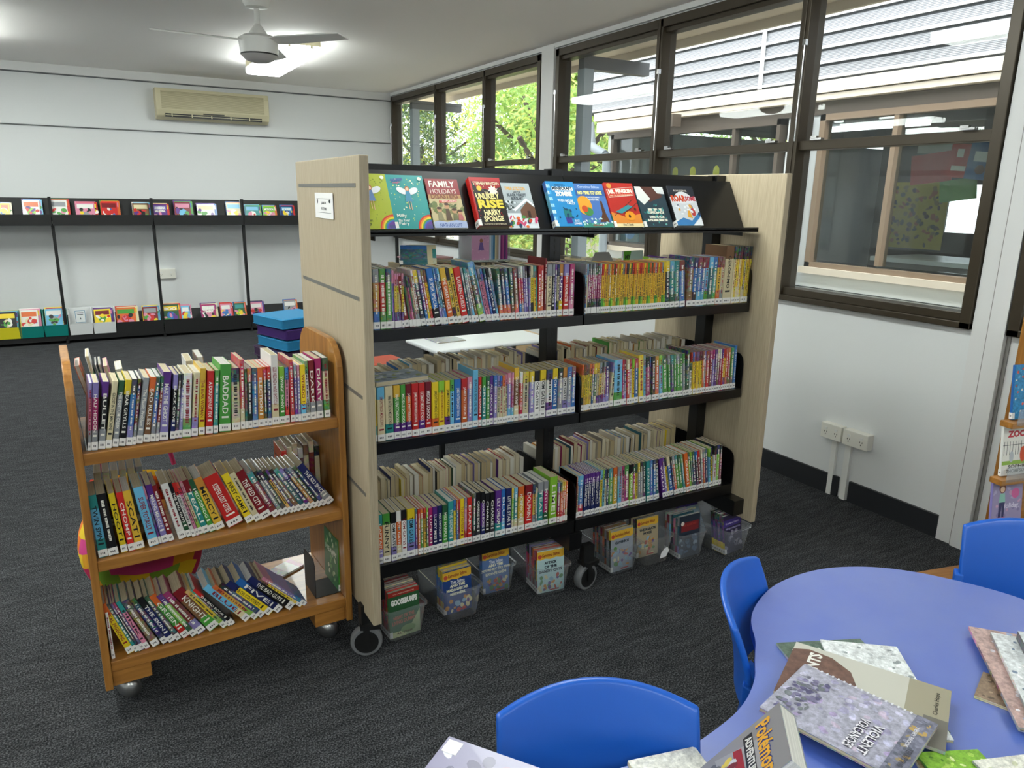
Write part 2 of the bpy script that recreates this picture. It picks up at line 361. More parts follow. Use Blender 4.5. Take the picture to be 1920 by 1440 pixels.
for gi, (y0, y1, mull) in enumerate(groups):
    b = MB(); x0, x1 = W_-.035, W_+.085; fw_ = .05
    b.box(x0, x1, y0, y1, SILL, SILL+.03).box(x0+.02, x1, y0, y1, SILL+.03, SILL+.07).box(x0, x1, y0, y1, HEAD-.055, HEAD).box(x0+.025, x1, y0, y1, HEAD-.085, HEAD-.055)
    ed = [y0]+sorted(mull)+[y1]
    b.box(x0, x1, y0, y0+fw_, SILL, HEAD).box(x0, x1, y1-fw_, y1, SILL, HEAD)
    for y in mull: b.box(x0, x1, y-.03, y+.03, SILL, HEAD).box(x0-.006, x0, y-.008, y+.018, SILL, HEAD)
    b.box(x0+.02, x1-.02, y0, y1, TR-.027, TR+.022)
    fo = struct('window_%d' % (gi+1), b, M_bronze, ['far window group facing the green tree', 'near window group facing the neighbouring classroom', 'window group at the right edge'][gi], bevel=.003)
    for i in range(len(ed)-1):
        a, c = ed[i]+.035, ed[i+1]-.035
        g = obj('lower_pane', MB().box(W_+.03, W_+.036, a, c, SILL+.07, TR-.025), M_glass, fo)
        g = obj('upper_pane', MB().box(W_+.03, W_+.036, a, c, TR+.02, HEAD-.085), M_glass, fo)
        for yy in (a+.12, c-.12):
            lt = MB().box(x0-.006, x0+.022, yy-.035, yy+.035, TR+.022, TR+.032).box(x0-.012, x0+.01, yy-.01, yy+.028, TR+.03, TR+.042)
            obj('sash_catch', lt, M_chrome, fo)
        yy = a+.005 if gi == 1 else a
        obj('winder_rod', MB().tube((x0-.012, c+.012, TR+.02), (x0-.012, c+.012, TR+.52), .004).box(x0-.02, x0, c+.002, c+.022, TR+.51, TR+.54), M_chrome, fo)
# ---------------------------------------------------------------- sockets and conduit
def outlet(name, y, z, w_, h_, d, label, holes=True, face='x'):
    t = thing(name, label, 'power outlet', (W_ if face == 'x' else y, y if face == 'x' else D_, z))
    if face != 'x': t.rotation_euler = (0, 0, PI/2)   # local -x faces the room
    obj('backing_box', MB().box(-d, 0, -w_/2, w_/2, -h_/2, h_/2), M_offw, t, bevel=.003)
    for s in (-1, 1):
        obj('rocker_switch', MB().box(-d-.003, -d, s*w_/4-.008, s*w_/4+.008, .008, .022), M_white, t)
    for s in (-1, 1):
        b = MB()
        for dy, dz in ((-.007, -.004), (.007, -.004), (0, -.018)): b.box(-d-.001, -d+.001, s*w_/4+dy-.0015, s*w_/4+dy+.0015, dz-.004, dz+.004)
        obj('socket_slots', b, M_blacksoft, t)
    return t
outlet('power_outlet', 2.502, .366, .128, .085, .045, 'white double power outlet on the window wall, nearest the bookcase')
t = outlet('data_outlet', 2.348, .366, .150, .085, .05, 'white data outlet beside the double power outlet on the window wall')
struct('trim_6', MB().box(W_-.018, W_, 2.475, 2.505, 0, .325), M_white, 'white cable duct below the double power outlet')
struct('trim_7', MB().box(W_-.018, W_, 2.385, 2.420, 0, .325), M_white, 'white cable duct below the data outlet')
outlet('power_outlet', .735, .66, .2, .11, .03, 'white power outlet on the far wall under the display shelf', face='y')
# ---------------------------------------------------------------- ceiling lights, fan, air conditioner
def lamp(x, y, label):
    t = thing('ceiling_light', label, 'ceiling light', (x, y, H_), 0, 'ceiling lights')
    obj('housing', MB().box(-.165, .165, -.72, .72, -.055, 0), M_cream, t)
    e = .012; b = MB()
    prof = [(-.165, -.055), (-.165, -.10), (-.145, -.115), (.145, -.115), (.165, -.10), (.165, -.055)]
    b.prism([(z, x_) for x_, z in prof], -.72, .72, 'y')
    obj('diffuser', b, M_lamp, t)
    for sy in (-1, 1):
        for sx in (-.09, .09):
            b = MB().box(sx-.01, sx+.01, sy*.72-(.006 if sy < 0 else 0), sy*.72+(.006 if sy > 0 else 0), -.075, -.045)
            obj('clip', b, M_cream, t)
for i, (x, y, l) in enumerate([(1.665, 7.2, 'lit fluorescent ceiling light with cream housing behind the ceiling fan'), (-.8, 7.2, 'lit ceiling light outside the left edge'),
     (1.665, 2.7, 'lit ceiling light above the bookcase'), (-.8, 2.7, 'lit ceiling light left of the camera'), (1.665, -1.4, 'lit ceiling light behind the camera'), (-.8, -1.4, 'lit ceiling light behind and left of the camera'),
     (-3.3, 7.2, 'lit ceiling light in the far left corner'), (-3.3, 2.7, 'lit ceiling light at the left wall'), (-3.3, -1.4, 'lit ceiling light in the back left corner')]):
    lamp(x, y, l)
t = thing('ceiling_fan', 'white three-bladed ceiling fan on a short rod', 'ceiling fan', (1.118, 5.42, H_))
obj('canopy', MB().lathe([(0, 0), (.085, 0), (.085, -.02), (.07, -.045), (.02, -.05), (0, -.05)]), M_white, t, smooth=True)
obj('rod', MB().tube((0, 0, -.04), (0, 0, -.16), .017, n=16), M_white, t, smooth=True)
obj('motor_cover', MB().lathe([(.018, -.145), (.03, -.16), (.055, -.195), (.06, -.215), (.095, -.215), (.128, -.235), (.122, -.30), (.118, -.33)]), M_white, t, smooth=True)
obj('hub_cap', MB().lathe([(.112, -.33), (.112, -.335), (.117, -.337), (.09, -.365), (.05, -.38), (0, -.385)]), mat('fan_cap_white', '#b9b7b6', .4), t, smooth=True)
obj('seam_ring', MB().lathe([(.119, -.328), (.1195, -.333), (.119, -.337), (.11, -.337)]), M_creamd, t)
for k, a in enumerate((-50, 65, 182)):
    b = MB(); T = Matrix.Rotation(R_(a), 4, 'Z') @ Matrix.Translation((0, 0, -.25)) @ Matrix.Rotation(R_(-12), 4, 'X')
    b.prism([(.10, -.045), (.2, -.062), (.64, -.05), (.66, .045), (.2, .062), (.10, .045)], -.004, .004, 'z', T=T)
    obj('blade', b, M_white, t)
t = thing('air_conditioner', 'cream split-system air conditioner high on the far wall', 'air conditioner', (1.365, D_-.012, 2.33))
prof = [(0, 0), (-.10, -.0), (-.165, .03), (-.19, .09), (-.19, .25), (-.17, .31), (0, .31)]
obj('casing', MB().prism(prof, -.585, .585, 'x'), M_cream, t, bevel=.006)
b = MB()
for i in range(17): b.box(-.53, .53, -.196, -.188, .105+i*.0105, .109+i*.0105)
obj('intake_grille', b, mat('grille_tan', '#a59c7c', .6), t)
obj('air_outlet', MB().prism([(-.193, .02), (-.193, .055), (-.15, .055), (-.15, .02)], -.5, .5, 'x').box(-.12, .1, -.196, -.19, .062, .072), M_creamd, t)
b = MB()
for i in range(5): b.box(-.44+i*.2, -.43+i*.2, -.196, -.188, .022, .055)
b.box(-.5, .5, -.197, -.19, .035, .040)
obj('louvre', b, M_cream, t)
ROWS = {
 'two_left': [
  (0.759,0.021,'ktw',0.197,0,''), (0.7815,0.0209,'Oeb',0.197,0,''), (0.8043,0.0195,'rgg',0.197,0,''), (0.8246,0.0197,'gBw',0.197,0,''),
  (0.8446,0.0043,'Pnp',0.19,0,''), (0.8489,0.0043,'pnP',0.19,0,''), (0.8539,0.0078,'ynp',0.18,0,''), (0.8621,0.0074,'ynP',0.18,0,''),
  (0.8699,0.0078,'cnp',0.18,0,''), (0.8781,0.0083,'ynp',0.18,0,''), (0.8896,0.017,'R',0.172,9,''), (0.907,0.006,'GkG',0.172,9,''),
  (0.9133,0.006,'Nkm',0.172,9,''), (0.9197,0.006,'mkn',0.172,9,''), (0.9261,0.006,'GkN',0.172,9,''), (0.9325,0.0076,'cNe',0.172,9,''),
  (0.9405,0.0081,'wwe',0.19,9,''), (0.9498,0.017,'kyk',0.19,10,''), (0.9676,0.0098,'pPb',0.19,10,''), (0.9777,0.0098,'rNy',0.19,10,''),
  (0.988,0.0094,'yNr',0.19,10,''), (0.9982,0.0231,'bbk',0.195,10,'SUPER SPECIAL'), (1.0226,0.0075,'BbP',0.195,10,''), (1.0305,0.0079,'sbP',0.195,10,''),
  (1.0388,0.0096,'ksb',0.195,11,''), (1.0497,0.0223,'oYo',0.195,11,'THE GREAT RACE'), (1.0728,0.0127,'ykk',0.195,11,''), (1.0864,0.0153,'YyY',0.195,11,''),
  (1.1026,0.0249,'rrw',0.195,11,'LAUREN CHILD'), (1.1288,0.0086,'Te',0.195,11,''), (1.1379,0.0078,'et',0.195,11,''), (1.1461,0.0091,'ets',0.195,12,''),
  (1.1561,0.0105,'Ne',0.19,13,''), (1.1693,0.022,'Esl',0.215,14,''), (1.1922,0.0053,'sb',0.215,14,''), (1.1979,0.0093,'ne',0.19,13,''),
  (1.2081,0.0089,'nb',0.19,13,''), (1.2175,0.008,'bB',0.19,12,''), (1.2264,0.0126,'BkB',0.19,12,'FIRST CASE'), (1.2394,0.009,'sw',0.19,12,''),
  (1.2502,0.0163,'TGo',0.185,7,''), (1.2674,0.015,'Bko',0.185,7,''), (1.2834,0.0142,'bTo',0.185,7,''), (1.2985,0.0138,'GTN',0.185,5,''),
  (1.3133,0.0158,'NRo',0.185,5,''), (1.3309,0.0093,'reb',0.19,4,''), (1.3406,0.0093,'rwe',0.19,4,''), (1.3505,0.0084,'peP',0.19,4,''),
  (1.3594,0.0094,'Pkp',0.19,4,''), (1.3693,0.0076,'PkP',0.19,2,''), (1.3778,0.0114,'yck',0.19,2,'THE NAUGHTY'), (1.3896,0.009,'ytw',0.19,2,''),
  (1.3996,0.0057,'tk',0.19,2,''), (1.4058,0.0124,'rro',0.19,1,'HORRID'), (1.4187,0.0135,'oro',0.19,1,''), (1.4331,0.0087,'R',0.215,0,''),
  (1.4433,0.0214,'cew',0.192,0,'UNDER SPACE'), (1.4651,0.0117,'kek',0.192,0,'A MURDER CASE'), (1.4778,0.0088,'Pp',0.192,0,''), (1.4881,0.0084,'cBk',0.192,0,''),
  (1.497,0.0168,'pOy',0.192,0,'PUPPY'), (1.5153,0.0229,'rPr',0.192,0,'DEMON HEADMASTER'), (1.5402,0.0226,'mmn',0.192,0,''),
 ],
 'two_right': [
  (1.6122,0.0082,'seb',0.19,0,''), (1.6209,0.0052,'cs',0.19,0,''), (1.6266,0.0077,'mEk',0.19,0,''), (1.6354,0.0072,'mek',0.19,0,''),
  (1.6437,0.0073,'mEk',0.19,0,''), (1.652,0.0078,'mek',0.19,0,''), (1.6608,0.0078,'mEk',0.19,0,''), (1.6697,0.0079,'mEk',0.19,0,''),
  (1.6786,0.0089,'mek',0.19,0,''), (1.6891,0.0086,'Y',0.186,0,''), (1.6981,0.0086,'Y',0.186,0,''), (1.7071,0.0086,'Y',0.186,0,''),
  (1.7161,0.0087,'Y',0.186,0,''), (1.7251,0.0087,'Y',0.186,0,''), (1.7342,0.0087,'Y',0.186,0,''), (1.7433,0.0088,'Y',0.186,0,''),
  (1.7525,0.0088,'Y',0.186,0,''), (1.7616,0.0088,'Y',0.186,0,''), (1.7708,0.0088,'Y',0.186,0,''), (1.78,0.0089,'Y',0.186,0,''),
  (1.7893,0.0089,'Y',0.186,0,''), (1.7985,0.0089,'Y',0.186,0,''), (1.8078,0.0089,'Y',0.186,0,''), (1.8172,0.009,'Y',0.186,0,''),
  (1.8265,0.009,'Y',0.186,0,''), (1.8359,0.009,'Y',0.186,0,''), (1.8453,0.0091,'Y',0.186,0,''), (1.8548,0.0091,'Y',0.186,0,''),
  (1.8643,0.0091,'Y',0.186,0,''), (1.8738,0.0091,'Y',0.186,0,''), (1.8833,0.0092,'Y',0.186,0,''), (1.8929,0.0092,'Y',0.186,0,''),
  (1.9025,0.0092,'Y',0.186,0.2,''), (1.9121,0.0093,'Y',0.186,0.5,''), (1.9217,0.0093,'Y',0.186,0.8,''), (1.9314,0.0093,'Y',0.186,1,''),
  (1.9411,0.0093,'Y',0.186,1.2,''), (1.9509,0.0094,'Y',0.186,1.5,''), (1.9607,0.0094,'Y',0.186,1.8,''), (1.9705,0.0094,'Y',0.186,2,''),
  (1.9803,0.0095,'Y',0.186,2.2,''), (1.9902,0.0095,'Y',0.186,2.5,''), (2.0001,0.0095,'Y',0.186,2.8,''), (2.0124,0.0212,'kyw',0.19,4,''),
  (2.0353,0.0231,'tsG',0.19,4,''), (2.0602,0.0245,'ttG',0.19,4,''), (2.0876,0.0271,'bRb',0.19,5,''), (2.1232,0.028,'NBw',0.205,0,''),
  (2.1525,0.0209,'bBk',0.2,0,''), (2.1746,0.0223,'bRs',0.2,0,''), (2.1981,0.0187,'bRs',0.2,0,''), (2.218,0.0201,'sRg',0.2,0,''),
  (2.2394,0.0227,'TsG',0.2,0,''), (2.2634,0.0216,'tbg',0.2,0,''), (2.2869,0.0211,'YRo',0.2,0,''), (2.3093,0.0168,'cNe',0.2,0,''),
  (2.3286,0.0469,'cNc',0.245,0,'GERONIMO'), (2.3775,0.0099,'ck',0.24,0,''), (2.3887,0.0086,'yky',0.24,0,''), (2.3985,0.0093,'ykc',0.24,0,''),
  (2.4091,0.0093,'ckc',0.24,0,''), (2.4197,0.0093,'yky',0.24,0,''), (2.4304,0.0093,'ykc',0.24,0,''), (2.4411,0.0094,'ckc',0.24,0,''),
  (2.4518,0.0094,'yky',0.24,0,''), (2.4626,0.0081,'yky',0.24,0,''), (2.472,0.0088,'yky',0.24,0,''),
 ],
 'three_left': [
  (0.7583,0.0235,'yct',0.19,0,'JAMES PATTERSON  TREASURE HUNTERS'), (0.7838,0.0269,'csc',0.19,0,'JAMES PATTERSON  MIDDLE SCHOOL'), (0.8131,0.0288,'cct',0.19,0,'JAMES PATTERSON  MIDDLE SCHOOL'), (0.8436,0.0231,'gYp',0.19,0,'RAFE KHATCHADORIAN'),
  (0.8679,0.0188,'ggp',0.19,0,'MIDDLE SCHOOL'), (0.8875,0.0197,'oRp',0.19,0,'JAMES PATTERSON'), (0.9084,0.0245,'rrw',0.19,0,'JAMES PATTERSON MIDDLE SCHOOL'), (0.9342,0.023,'rrp',0.19,0,'ULTIMATE MIDDLE SCHOOL'),
  (0.9585,0.0237,'RRr',0.19,0,'MIDDLE SCHOOL'), (0.9834,0.0247,'yyo',0.187,0,'JAMES PATTERSON MIDDLE SCHOOL'), (1.0099,0.0228,'yly',0.187,0,'JAMES PATTERSON MIDDLE SCHOOL'), (1.0336,0.0191,'yyp',0.187,0,'JAMES PATTERSON'),
  (1.054,0.0157,'sgw',0.187,0,''), (1.0706,0.0256,'bbw',0.187,0,'JAMES PATTERSON JACKY HA-HA'), (1.0979,0.0231,'orw',0.187,0,'JAMES PATTERSON'), (1.1224,0.0193,'Pnw',0.19,0,''),
  (1.1439,0.0212,'ssw',0.213,0,'BIG NATE THE CROWD GOES WILD'), (1.1665,0.0118,'rrw',0.186,0,'DORK DIARIES'), (1.1797,0.0156,'tgw',0.186,0,'GREEN'), (1.1967,0.0143,'gGw',0.186,0,''),
  (1.2123,0.0134,'ppw',0.186,0,'ALL ABOUT'), (1.2271,0.0144,'Pbw',0.186,0,''), (1.2425,0.0093,'cPw',0.182,0,''), (1.2527,0.0098,'cbw',0.182,0,''),
  (1.2635,0.0108,'cow',0.182,0,''), (1.2753,0.0095,'cnw',0.182,0,''), (1.2862,0.0157,'Pns',0.188,0,''), (1.3028,0.0095,'mns',0.188,0,''),
  (1.3142,0.0202,'NYc',0.205,0,'DIARY OF A WIMPY'), (1.3373,0.0135,'rww',0.185,0,''), (1.3518,0.0253,'cyw',0.185,0,''), (1.3786,0.0206,'Pyw',0.185,0,''),
  (1.4007,0.0228,'wkw',0.185,0,'TOM GATES'), (1.4254,0.0265,'wyw',0.185,0,'TOM GATES'), (1.4544,0.0262,'wBp',0.185,0,''), (1.4816,0.0234,'byw',0.185,0,'TOM GATES'),
  (1.5065,0.021,'ekw',0.185,0,''), (1.5291,0.0186,'wOP',0.185,0,'TOM GATES'), (1.5487,0.0192,'ebP',0.185,0,''), (1.569,0.0188,'bRw',0.185,0,''),
 ],
 'three_right': [
  (1.6163,0.0085,'Yok',0.187,0,''), (1.6253,0.008,'yNY',0.187,0,''), (1.6343,0.008,'yNY',0.187,0,''), (1.6434,0.008,'yNY',0.187,0,''),
  (1.6525,0.0118,'yoY',0.187,0,''), (1.6654,0.0081,'eob',0.187,0,''), (1.6746,0.0135,'Gyc',0.187,0,''), (1.6892,0.0098,'cYp',0.187,0,''),
  (1.7001,0.0109,'Yep',0.187,0,''), (1.7121,0.0104,'ckp',0.187,0,''), (1.7236,0.0115,'ceP',0.187,0,''), (1.7362,0.0166,'pBP',0.187,2,''),
  (1.755,0.0178,'cPw',0.18,-4,''), (1.7773,0.041,'ssg',0.19,2,''), (1.82,0.0079,'mrw',0.188,2,''), (1.8285,0.0119,'BRP',0.188,3,''),
  (1.8421,0.0131,'rcw',0.188,3,''), (1.8564,0.0126,'wrw',0.188,3,''), (1.8702,0.0127,'ylw',0.188,3,'YELLOW'), (1.884,0.0185,'brw',0.188,3,''),
  (1.9061,0.0239,'yyw',0.2,4,''), (1.9312,0.0112,'sew',0.2,4,''), (1.9435,0.0195,'mkw',0.188,4,''), (1.9648,0.0071,'kbw',0.188,4,''),
  (1.9731,0.0191,'kkw',0.188,4,''), (1.9934,0.0204,'oOw',0.188,4,''), (2.0162,0.0181,'slw',0.19,5,''), (2.0361,0.0274,'gGw',0.187,6,''),
  (2.0659,0.0135,'gew',0.187,6,''), (2.0806,0.0154,'BtB',0.187,6,''), (2.0972,0.013,'ggw',0.187,6,''), (2.1115,0.0174,'gew',0.187,6,''),
  (2.1301,0.0137,'gGw',0.187,6,''), (2.1451,0.0126,'egw',0.187,6,''), (2.1589,0.0196,'Gkw',0.2,3,''), (2.1791,0.0101,'wGw',0.14,3,''),
  (2.1906,0.0083,'yrw',0.187,4,''), (2.2001,0.0083,'ybw',0.187,4,''), (2.2097,0.0083,'yoY',0.187,4,''), (2.2193,0.0083,'ypw',0.187,4,''),
  (2.2289,0.0084,'ypY',0.187,4,''), (2.2385,0.0123,'yRw',0.187,4,''), (2.2521,0.0104,'oRw',0.187,3,''), (2.2638,0.0091,'ePw',0.187,3,''),
  (2.2742,0.0157,'rRw',0.187,3,''), (2.2911,0.0157,'Rmw',0.187,2,''), (2.3082,0.0112,'Pmw',0.187,2,''), (2.3207,0.0146,'ppw',0.187,2,''),
  (2.3366,0.014,'Ncw',0.187,2,''), (2.3519,0.01,'mww',0.187,2,''), (2.3633,0.0094,'rpw',0.187,2,''), (2.374,0.0134,'yrp',0.187,2,''),
  (2.3888,0.0101,'orw',0.187,2,''), (2.4002,0.0149,'roN',0.187,2,''), (2.4179,0.0163,'ggN',0.187,2,''), (2.4356,0.0151,'bbw',0.195,2,''),
 ],
 'four_left': [
  (0.7559,0.0164,'tGw',0.187,0,''), (0.7735,0.0173,'otP',0.187,0,'CAPTAIN'), (0.792,0.0278,'cgw',0.187,0,'FUNNY'), (0.822,0.0201,'wkP',0.187,0,'TOM GATES'),
  (0.8433,0.0182,'owc',0.187,0,'TOM GATES'), (0.8628,0.02,'wkw',0.187,0,'TOM GATES'), (0.8841,0.0296,'syP',0.187,0,'TOM GATES'), (0.915,0.0078,'pBw',0.18,0,''),
  (0.9241,0.0096,'orw',0.18,0,''), (0.9349,0.0096,'gog',0.18,0,''), (0.9458,0.0096,'YrY',0.18,0,''), (0.9568,0.0083,'Glg',0.18,0,''),
  (0.966,0.0159,'mmw',0.175,0,'LUCILLE'), (0.9828,0.0191,'BpB',0.175,0,'LUCKY MISS'), (1.0032,0.0179,'BBw',0.175,0,'MISS TWITCHETT'), (1.022,0.0207,'gGw',0.175,0,'MISS MARPLE'),
  (1.0441,0.0213,'ttw',0.185,0,'THE SECRET'), (1.0664,0.0105,'ybY',0.185,0,''), (1.0778,0.0078,'bow',0.185,0,''), (1.0865,0.0055,'Rr',0.185,0,''),
  (1.0929,0.0166,'yyw',0.185,0,'THE GRUNT AND THE GRUMP'), (1.1105,0.0111,'ner',0.185,0,''), (1.123,0.0182,'rrw',0.185,0,'DIARY'), (1.1431,0.015,'kEw',0.197,0,''),
  (1.16,0.017,'Ekw',0.197,0,'CHARLIE BONE'), (1.1784,0.0176,'pkB',0.197,0,'CHARLIE BONE'), (1.1974,0.0187,'kkw',0.187,0,'CHARLIE'), (1.218,0.0193,'Ekw',0.187,0,'CHARLIE'),
  (1.2407,0.0263,'ppt',0.19,0,'LILY DREAM'), (1.2684,0.0162,'bbs',0.19,0,'BLUE'), (1.287,0.0247,'BBw',0.19,0,'LITTLE STAR'), (1.3127,0.0089,'lyc',0.185,0,''),
  (1.3231,0.016,'tsc',0.185,0,''), (1.3411,0.0277,'Yoc',0.187,0,'HOMEWORK'), (1.3739,0.0326,'rRw',0.187,0,'DOLPHIN'), (1.4075,0.0123,'YBe',0.187,0,''),
  (1.4218,0.0082,'ec',0.165,0,''), (1.4311,0.0249,'tew',0.187,0,'TEAL'), (1.458,0.0219,'meG',0.187,0,'MYSTERY'), (1.4858,0.0354,'lll',0.2,0,'LIME'),
  (1.5228,0.0112,'mPr',0.17,0,''), (1.535,0.0075,'oGr',0.17,0,''), (1.5436,0.0075,'oyr',0.17,0,''), (1.5521,0.0081,'oYr',0.17,0,''),
  (1.5613,0.0081,'ooc',0.17,0,''),
 ],
 'four_right': [
  (1.5769,0.0163,'roN',0.18,0,''), (1.5948,0.0158,'yyw',0.18,0,'BRIGHT'), (1.6117,0.0121,'csw',0.18,0,''), (1.6255,0.0226,'bsr',0.18,0,''),
  (1.6508,0.0087,'BpB',0.183,0,''), (1.6599,0.0087,'BpB',0.183,0,''), (1.6691,0.0087,'BpB',0.183,0,''), (1.6782,0.0087,'BpB',0.183,0,''),
  (1.6874,0.0088,'BpB',0.183,0,''), (1.6966,0.0088,'BpB',0.183,0,''), (1.7058,0.0088,'BpB',0.183,0,''), (1.7151,0.0088,'BpB',0.183,0,''),
  (1.7244,0.0089,'BpB',0.183,0,''), (1.7345,0.0103,'ysw',0.187,1,''), (1.7459,0.0103,'slw',0.187,1,''), (1.7573,0.0103,'cBw',0.187,1,''),
  (1.7688,0.0092,'Bkw',0.187,1,''), (1.7797,0.0208,'gtw',0.187,2,''), (1.8029,0.0216,'Yow',0.187,2,'KINGDOM'), (1.8268,0.0188,'sew',0.187,2,''),
  (1.8468,0.0165,'nmw',0.187,3,''), (1.8651,0.022,'mgw',0.187,3,''), (1.8888,0.0185,'lkw',0.187,3,'WEIRD'), (1.9086,0.012,'mkw',0.187,3,''),
  (1.9218,0.0121,'yGw',0.187,4,''), (1.9351,0.0121,'eyw',0.187,4,''), (1.9484,0.0146,'ekw',0.187,4,''), (1.9643,0.0147,'EGw',0.187,4,''),
  (1.9851,0.0185,'ttw',0.187,5,'STARRY'), (2.0048,0.0149,'bbw',0.187,5,''), (2.0209,0.0137,'bBw',0.187,5,''), (2.0359,0.0175,'Tkw',0.187,6,''),
  (2.0735,0.0177,'ppw',0.19,12,'WILD'), (2.0925,0.0127,'Ppw',0.19,12,''), (2.1064,0.0115,'ykw',0.19,12,''), (2.1192,0.018,'bcw',0.19,12,'BLUE'),
  (2.1384,0.009,'Bkw',0.19,12,''), (2.1488,0.0142,'oew',0.19,12,''), (2.1643,0.0156,'gtw',0.19,12,''), (2.1812,0.0144,'gGw',0.19,12,''),
  (2.1968,0.0131,'tgw',0.19,12,''), (2.2126,0.0224,'oow',0.19,11,'ORANGE'), (2.2363,0.0106,'lGw',0.19,11,''), (2.2482,0.0093,'Glw',0.19,10,''),
  (2.2589,0.0147,'BGw',0.19,10,''), (2.2749,0.0134,'kbw',0.19,10,''), (2.2896,0.0148,'Rrw',0.19,10,'RED'), (2.3058,0.0095,'ecw',0.19,8,''),
  (2.3166,0.0109,'oew',0.19,8,''), (2.3288,0.0136,'BTw',0.19,8,''), (2.3438,0.0123,'slw',0.19,6,''), (2.3575,0.0124,'yBw',0.19,6,''),
  (2.3712,0.0179,'wkw',0.195,3,''), (2.3905,0.0152,'lBw',0.195,3,''), (2.4072,0.0139,'mkw',0.195,3,''),
 ],
 'trolley_top': [
  (-0.0656,0.0082,'nPe',0.2,-7,''), (-0.0562,0.0152,'mPe',0.2,-7,'HALF HIDDEN'), (-0.0389,0.0169,'kpe',0.2,-9,'BULLET'), (-0.0212,0.015,'ccw',0.2,-11,'GHOST IN THE MACHINE'),
  (-0.0037,0.0151,'eGe',0.2,-11,'THE BOTTOM CREEK'), (0.0131,0.0165,'kyw',0.2,-11,'BEAR GRYLLS'), (0.0321,0.0158,'bEP',0.2,-10,''), (0.0492,0.0086,'Rke',0.2,-10,''),
  (0.0591,0.0164,'eew',0.2,-11,'The Plastic Problem'), (0.0772,0.0174,'Now',0.2,-11,'SAD RULES'), (0.0963,0.0131,'bGe',0.2,-10,''), (0.1108,0.0084,'RGe',0.2,-10,''),
  (0.1218,0.0231,'PpP',0.21,-8,'MAX THE GHOST'), (0.1511,0.013,'kPB',0.2,-8,'BLACK COVE'), (0.165,0.0086,'Ekw',0.2,-8,''), (0.1745,0.0109,'PEw',0.2,-8,''),
  (0.1863,0.0228,'wwg',0.2,-6,''), (0.2109,0.0175,'ccP',0.2,-7,''), (0.2316,0.0172,'yYw',0.21,-6,'THE BEAR WOMAN'), (0.2525,0.0197,'rrw',0.2,-6,'A DOUGHNUT FIX'),
  (0.2746,0.0127,'tgw',0.2,-6,''), (0.2921,0.0334,'ggw',0.215,-5,'BADDAD'), (0.3313,0.0242,'cBw',0.2,-3,''), (0.3574,0.0132,'rrc',0.225,-3,''),
  (0.3716,0.0069,'NGG',0.195,-3,''), (0.3795,0.0128,'kow',0.195,-3,''), (0.3938,0.0174,'bBw',0.195,-3,''), (0.4126,0.017,'Oow',0.195,-2,'ELECTION'),
  (0.4306,0.0101,'krw',0.195,-2,''), (0.4422,0.0111,'Brw',0.195,-2,''), (0.4553,0.0224,'wwc',0.23,-2,'LIZZIE WEDDINGS vs. the SAD GHOST CLUB 3'), (0.4798,0.0175,'glg',0.19,-2,'SWINGIT SONNY'),
  (0.4983,0.0129,'nbr',0.185,-2,''), (0.5153,0.013,'rrw',0.21,-1,''), (0.5299,0.0094,'pew',0.19,-1,''), (0.5404,0.0079,'Pnw',0.19,-1,''),
  (0.5498,0.0169,'yys',0.19,-1,'WEIRDO 15'), (0.5678,0.0122,'wge',0.2,0,''), (0.5816,0.0187,'RRe',0.2,0,'DARK'), (0.603,0.021,'mme',0.205,0,'DIARY'),
  (0.6278,0.0191,'cGg',0.205,0,''),
 ],
 'trolley_middle': [
  (-0.0725,0.0245,'stt',0.2,3,'TWIN SPIN'), (-0.0462,0.0257,'kkk',0.2,4,''), (-0.0128,0.0174,'yyy',0.195,5,'HOOT'), (0.0075,0.0185,'rrr',0.195,5,'CHOMP'),
  (0.0269,0.0236,'YYY',0.195,6,'SCAT'), (0.0638,0.0274,'sss',0.2,8,'SUPER TOTALLY'), (0.0928,0.0065,'pnp',0.2,9,''), (0.1008,0.0187,'PpP',0.2,9,'MAKING MIRACLE'),
  (0.1206,0.0143,'RRR',0.195,10,''), (0.1482,0.0222,'www',0.195,11,''), (0.1719,0.013,'kkG',0.195,12,'THE BAD GUYS'), (0.1865,0.0115,'wrw',0.195,13,'MY FRIEND THE ENEMY'),
  (0.1996,0.0089,'nrn',0.195,14,''), (0.2095,0.0106,'cnl',0.195,14,''), (0.2212,0.0191,'tRt',0.195,15,'TEAL'), (0.2414,0.0171,'gGg',0.195,16,'HEDGEHOG'),
  (0.2606,0.026,'YOY',0.195,17,'MERCY'), (0.2975,0.0474,'rrr',0.195,20,'KEEPER LOST CITIES'), (0.3549,0.0247,'yyy',0.195,21,'FIRST GAME'), (0.3813,0.0204,'ccc',0.195,22,''),
  (0.4034,0.035,'RRR',0.195,24,'THE RED CITY'), (0.4407,0.022,'RtR',0.19,25,''), (0.4639,0.0146,'eke',0.19,25,''), (0.4797,0.0165,'Ekw',0.19,27,''),
  (0.4973,0.0106,'YkY',0.19,27,''), (0.5091,0.0119,'BpB',0.19,28,''), (0.5222,0.0167,'NkN',0.19,29,''), (0.5408,0.0175,'TtT',0.19,30,''),
  (0.56,0.0152,'BPB',0.19,31,''), (0.5764,0.0134,'OBO',0.19,31,''), (0.5917,0.0141,'kek',0.19,32,''), (0.6076,0.0161,'BkB',0.19,32,''),
  (0.6256,0.0262,'BBe',0.19,33,'THE KID SPACE'),
 ],
 'trolley_bottom': [
  (-0.0738,0.0089,'www',0.16,1,''), (-0.0292,0.0191,'yoy',0.195,18,'REAL PIGEONS'), (-0.0086,0.0101,'tGt',0.195,19,''), (0.0026,0.0071,'kpk',0.195,19,''),
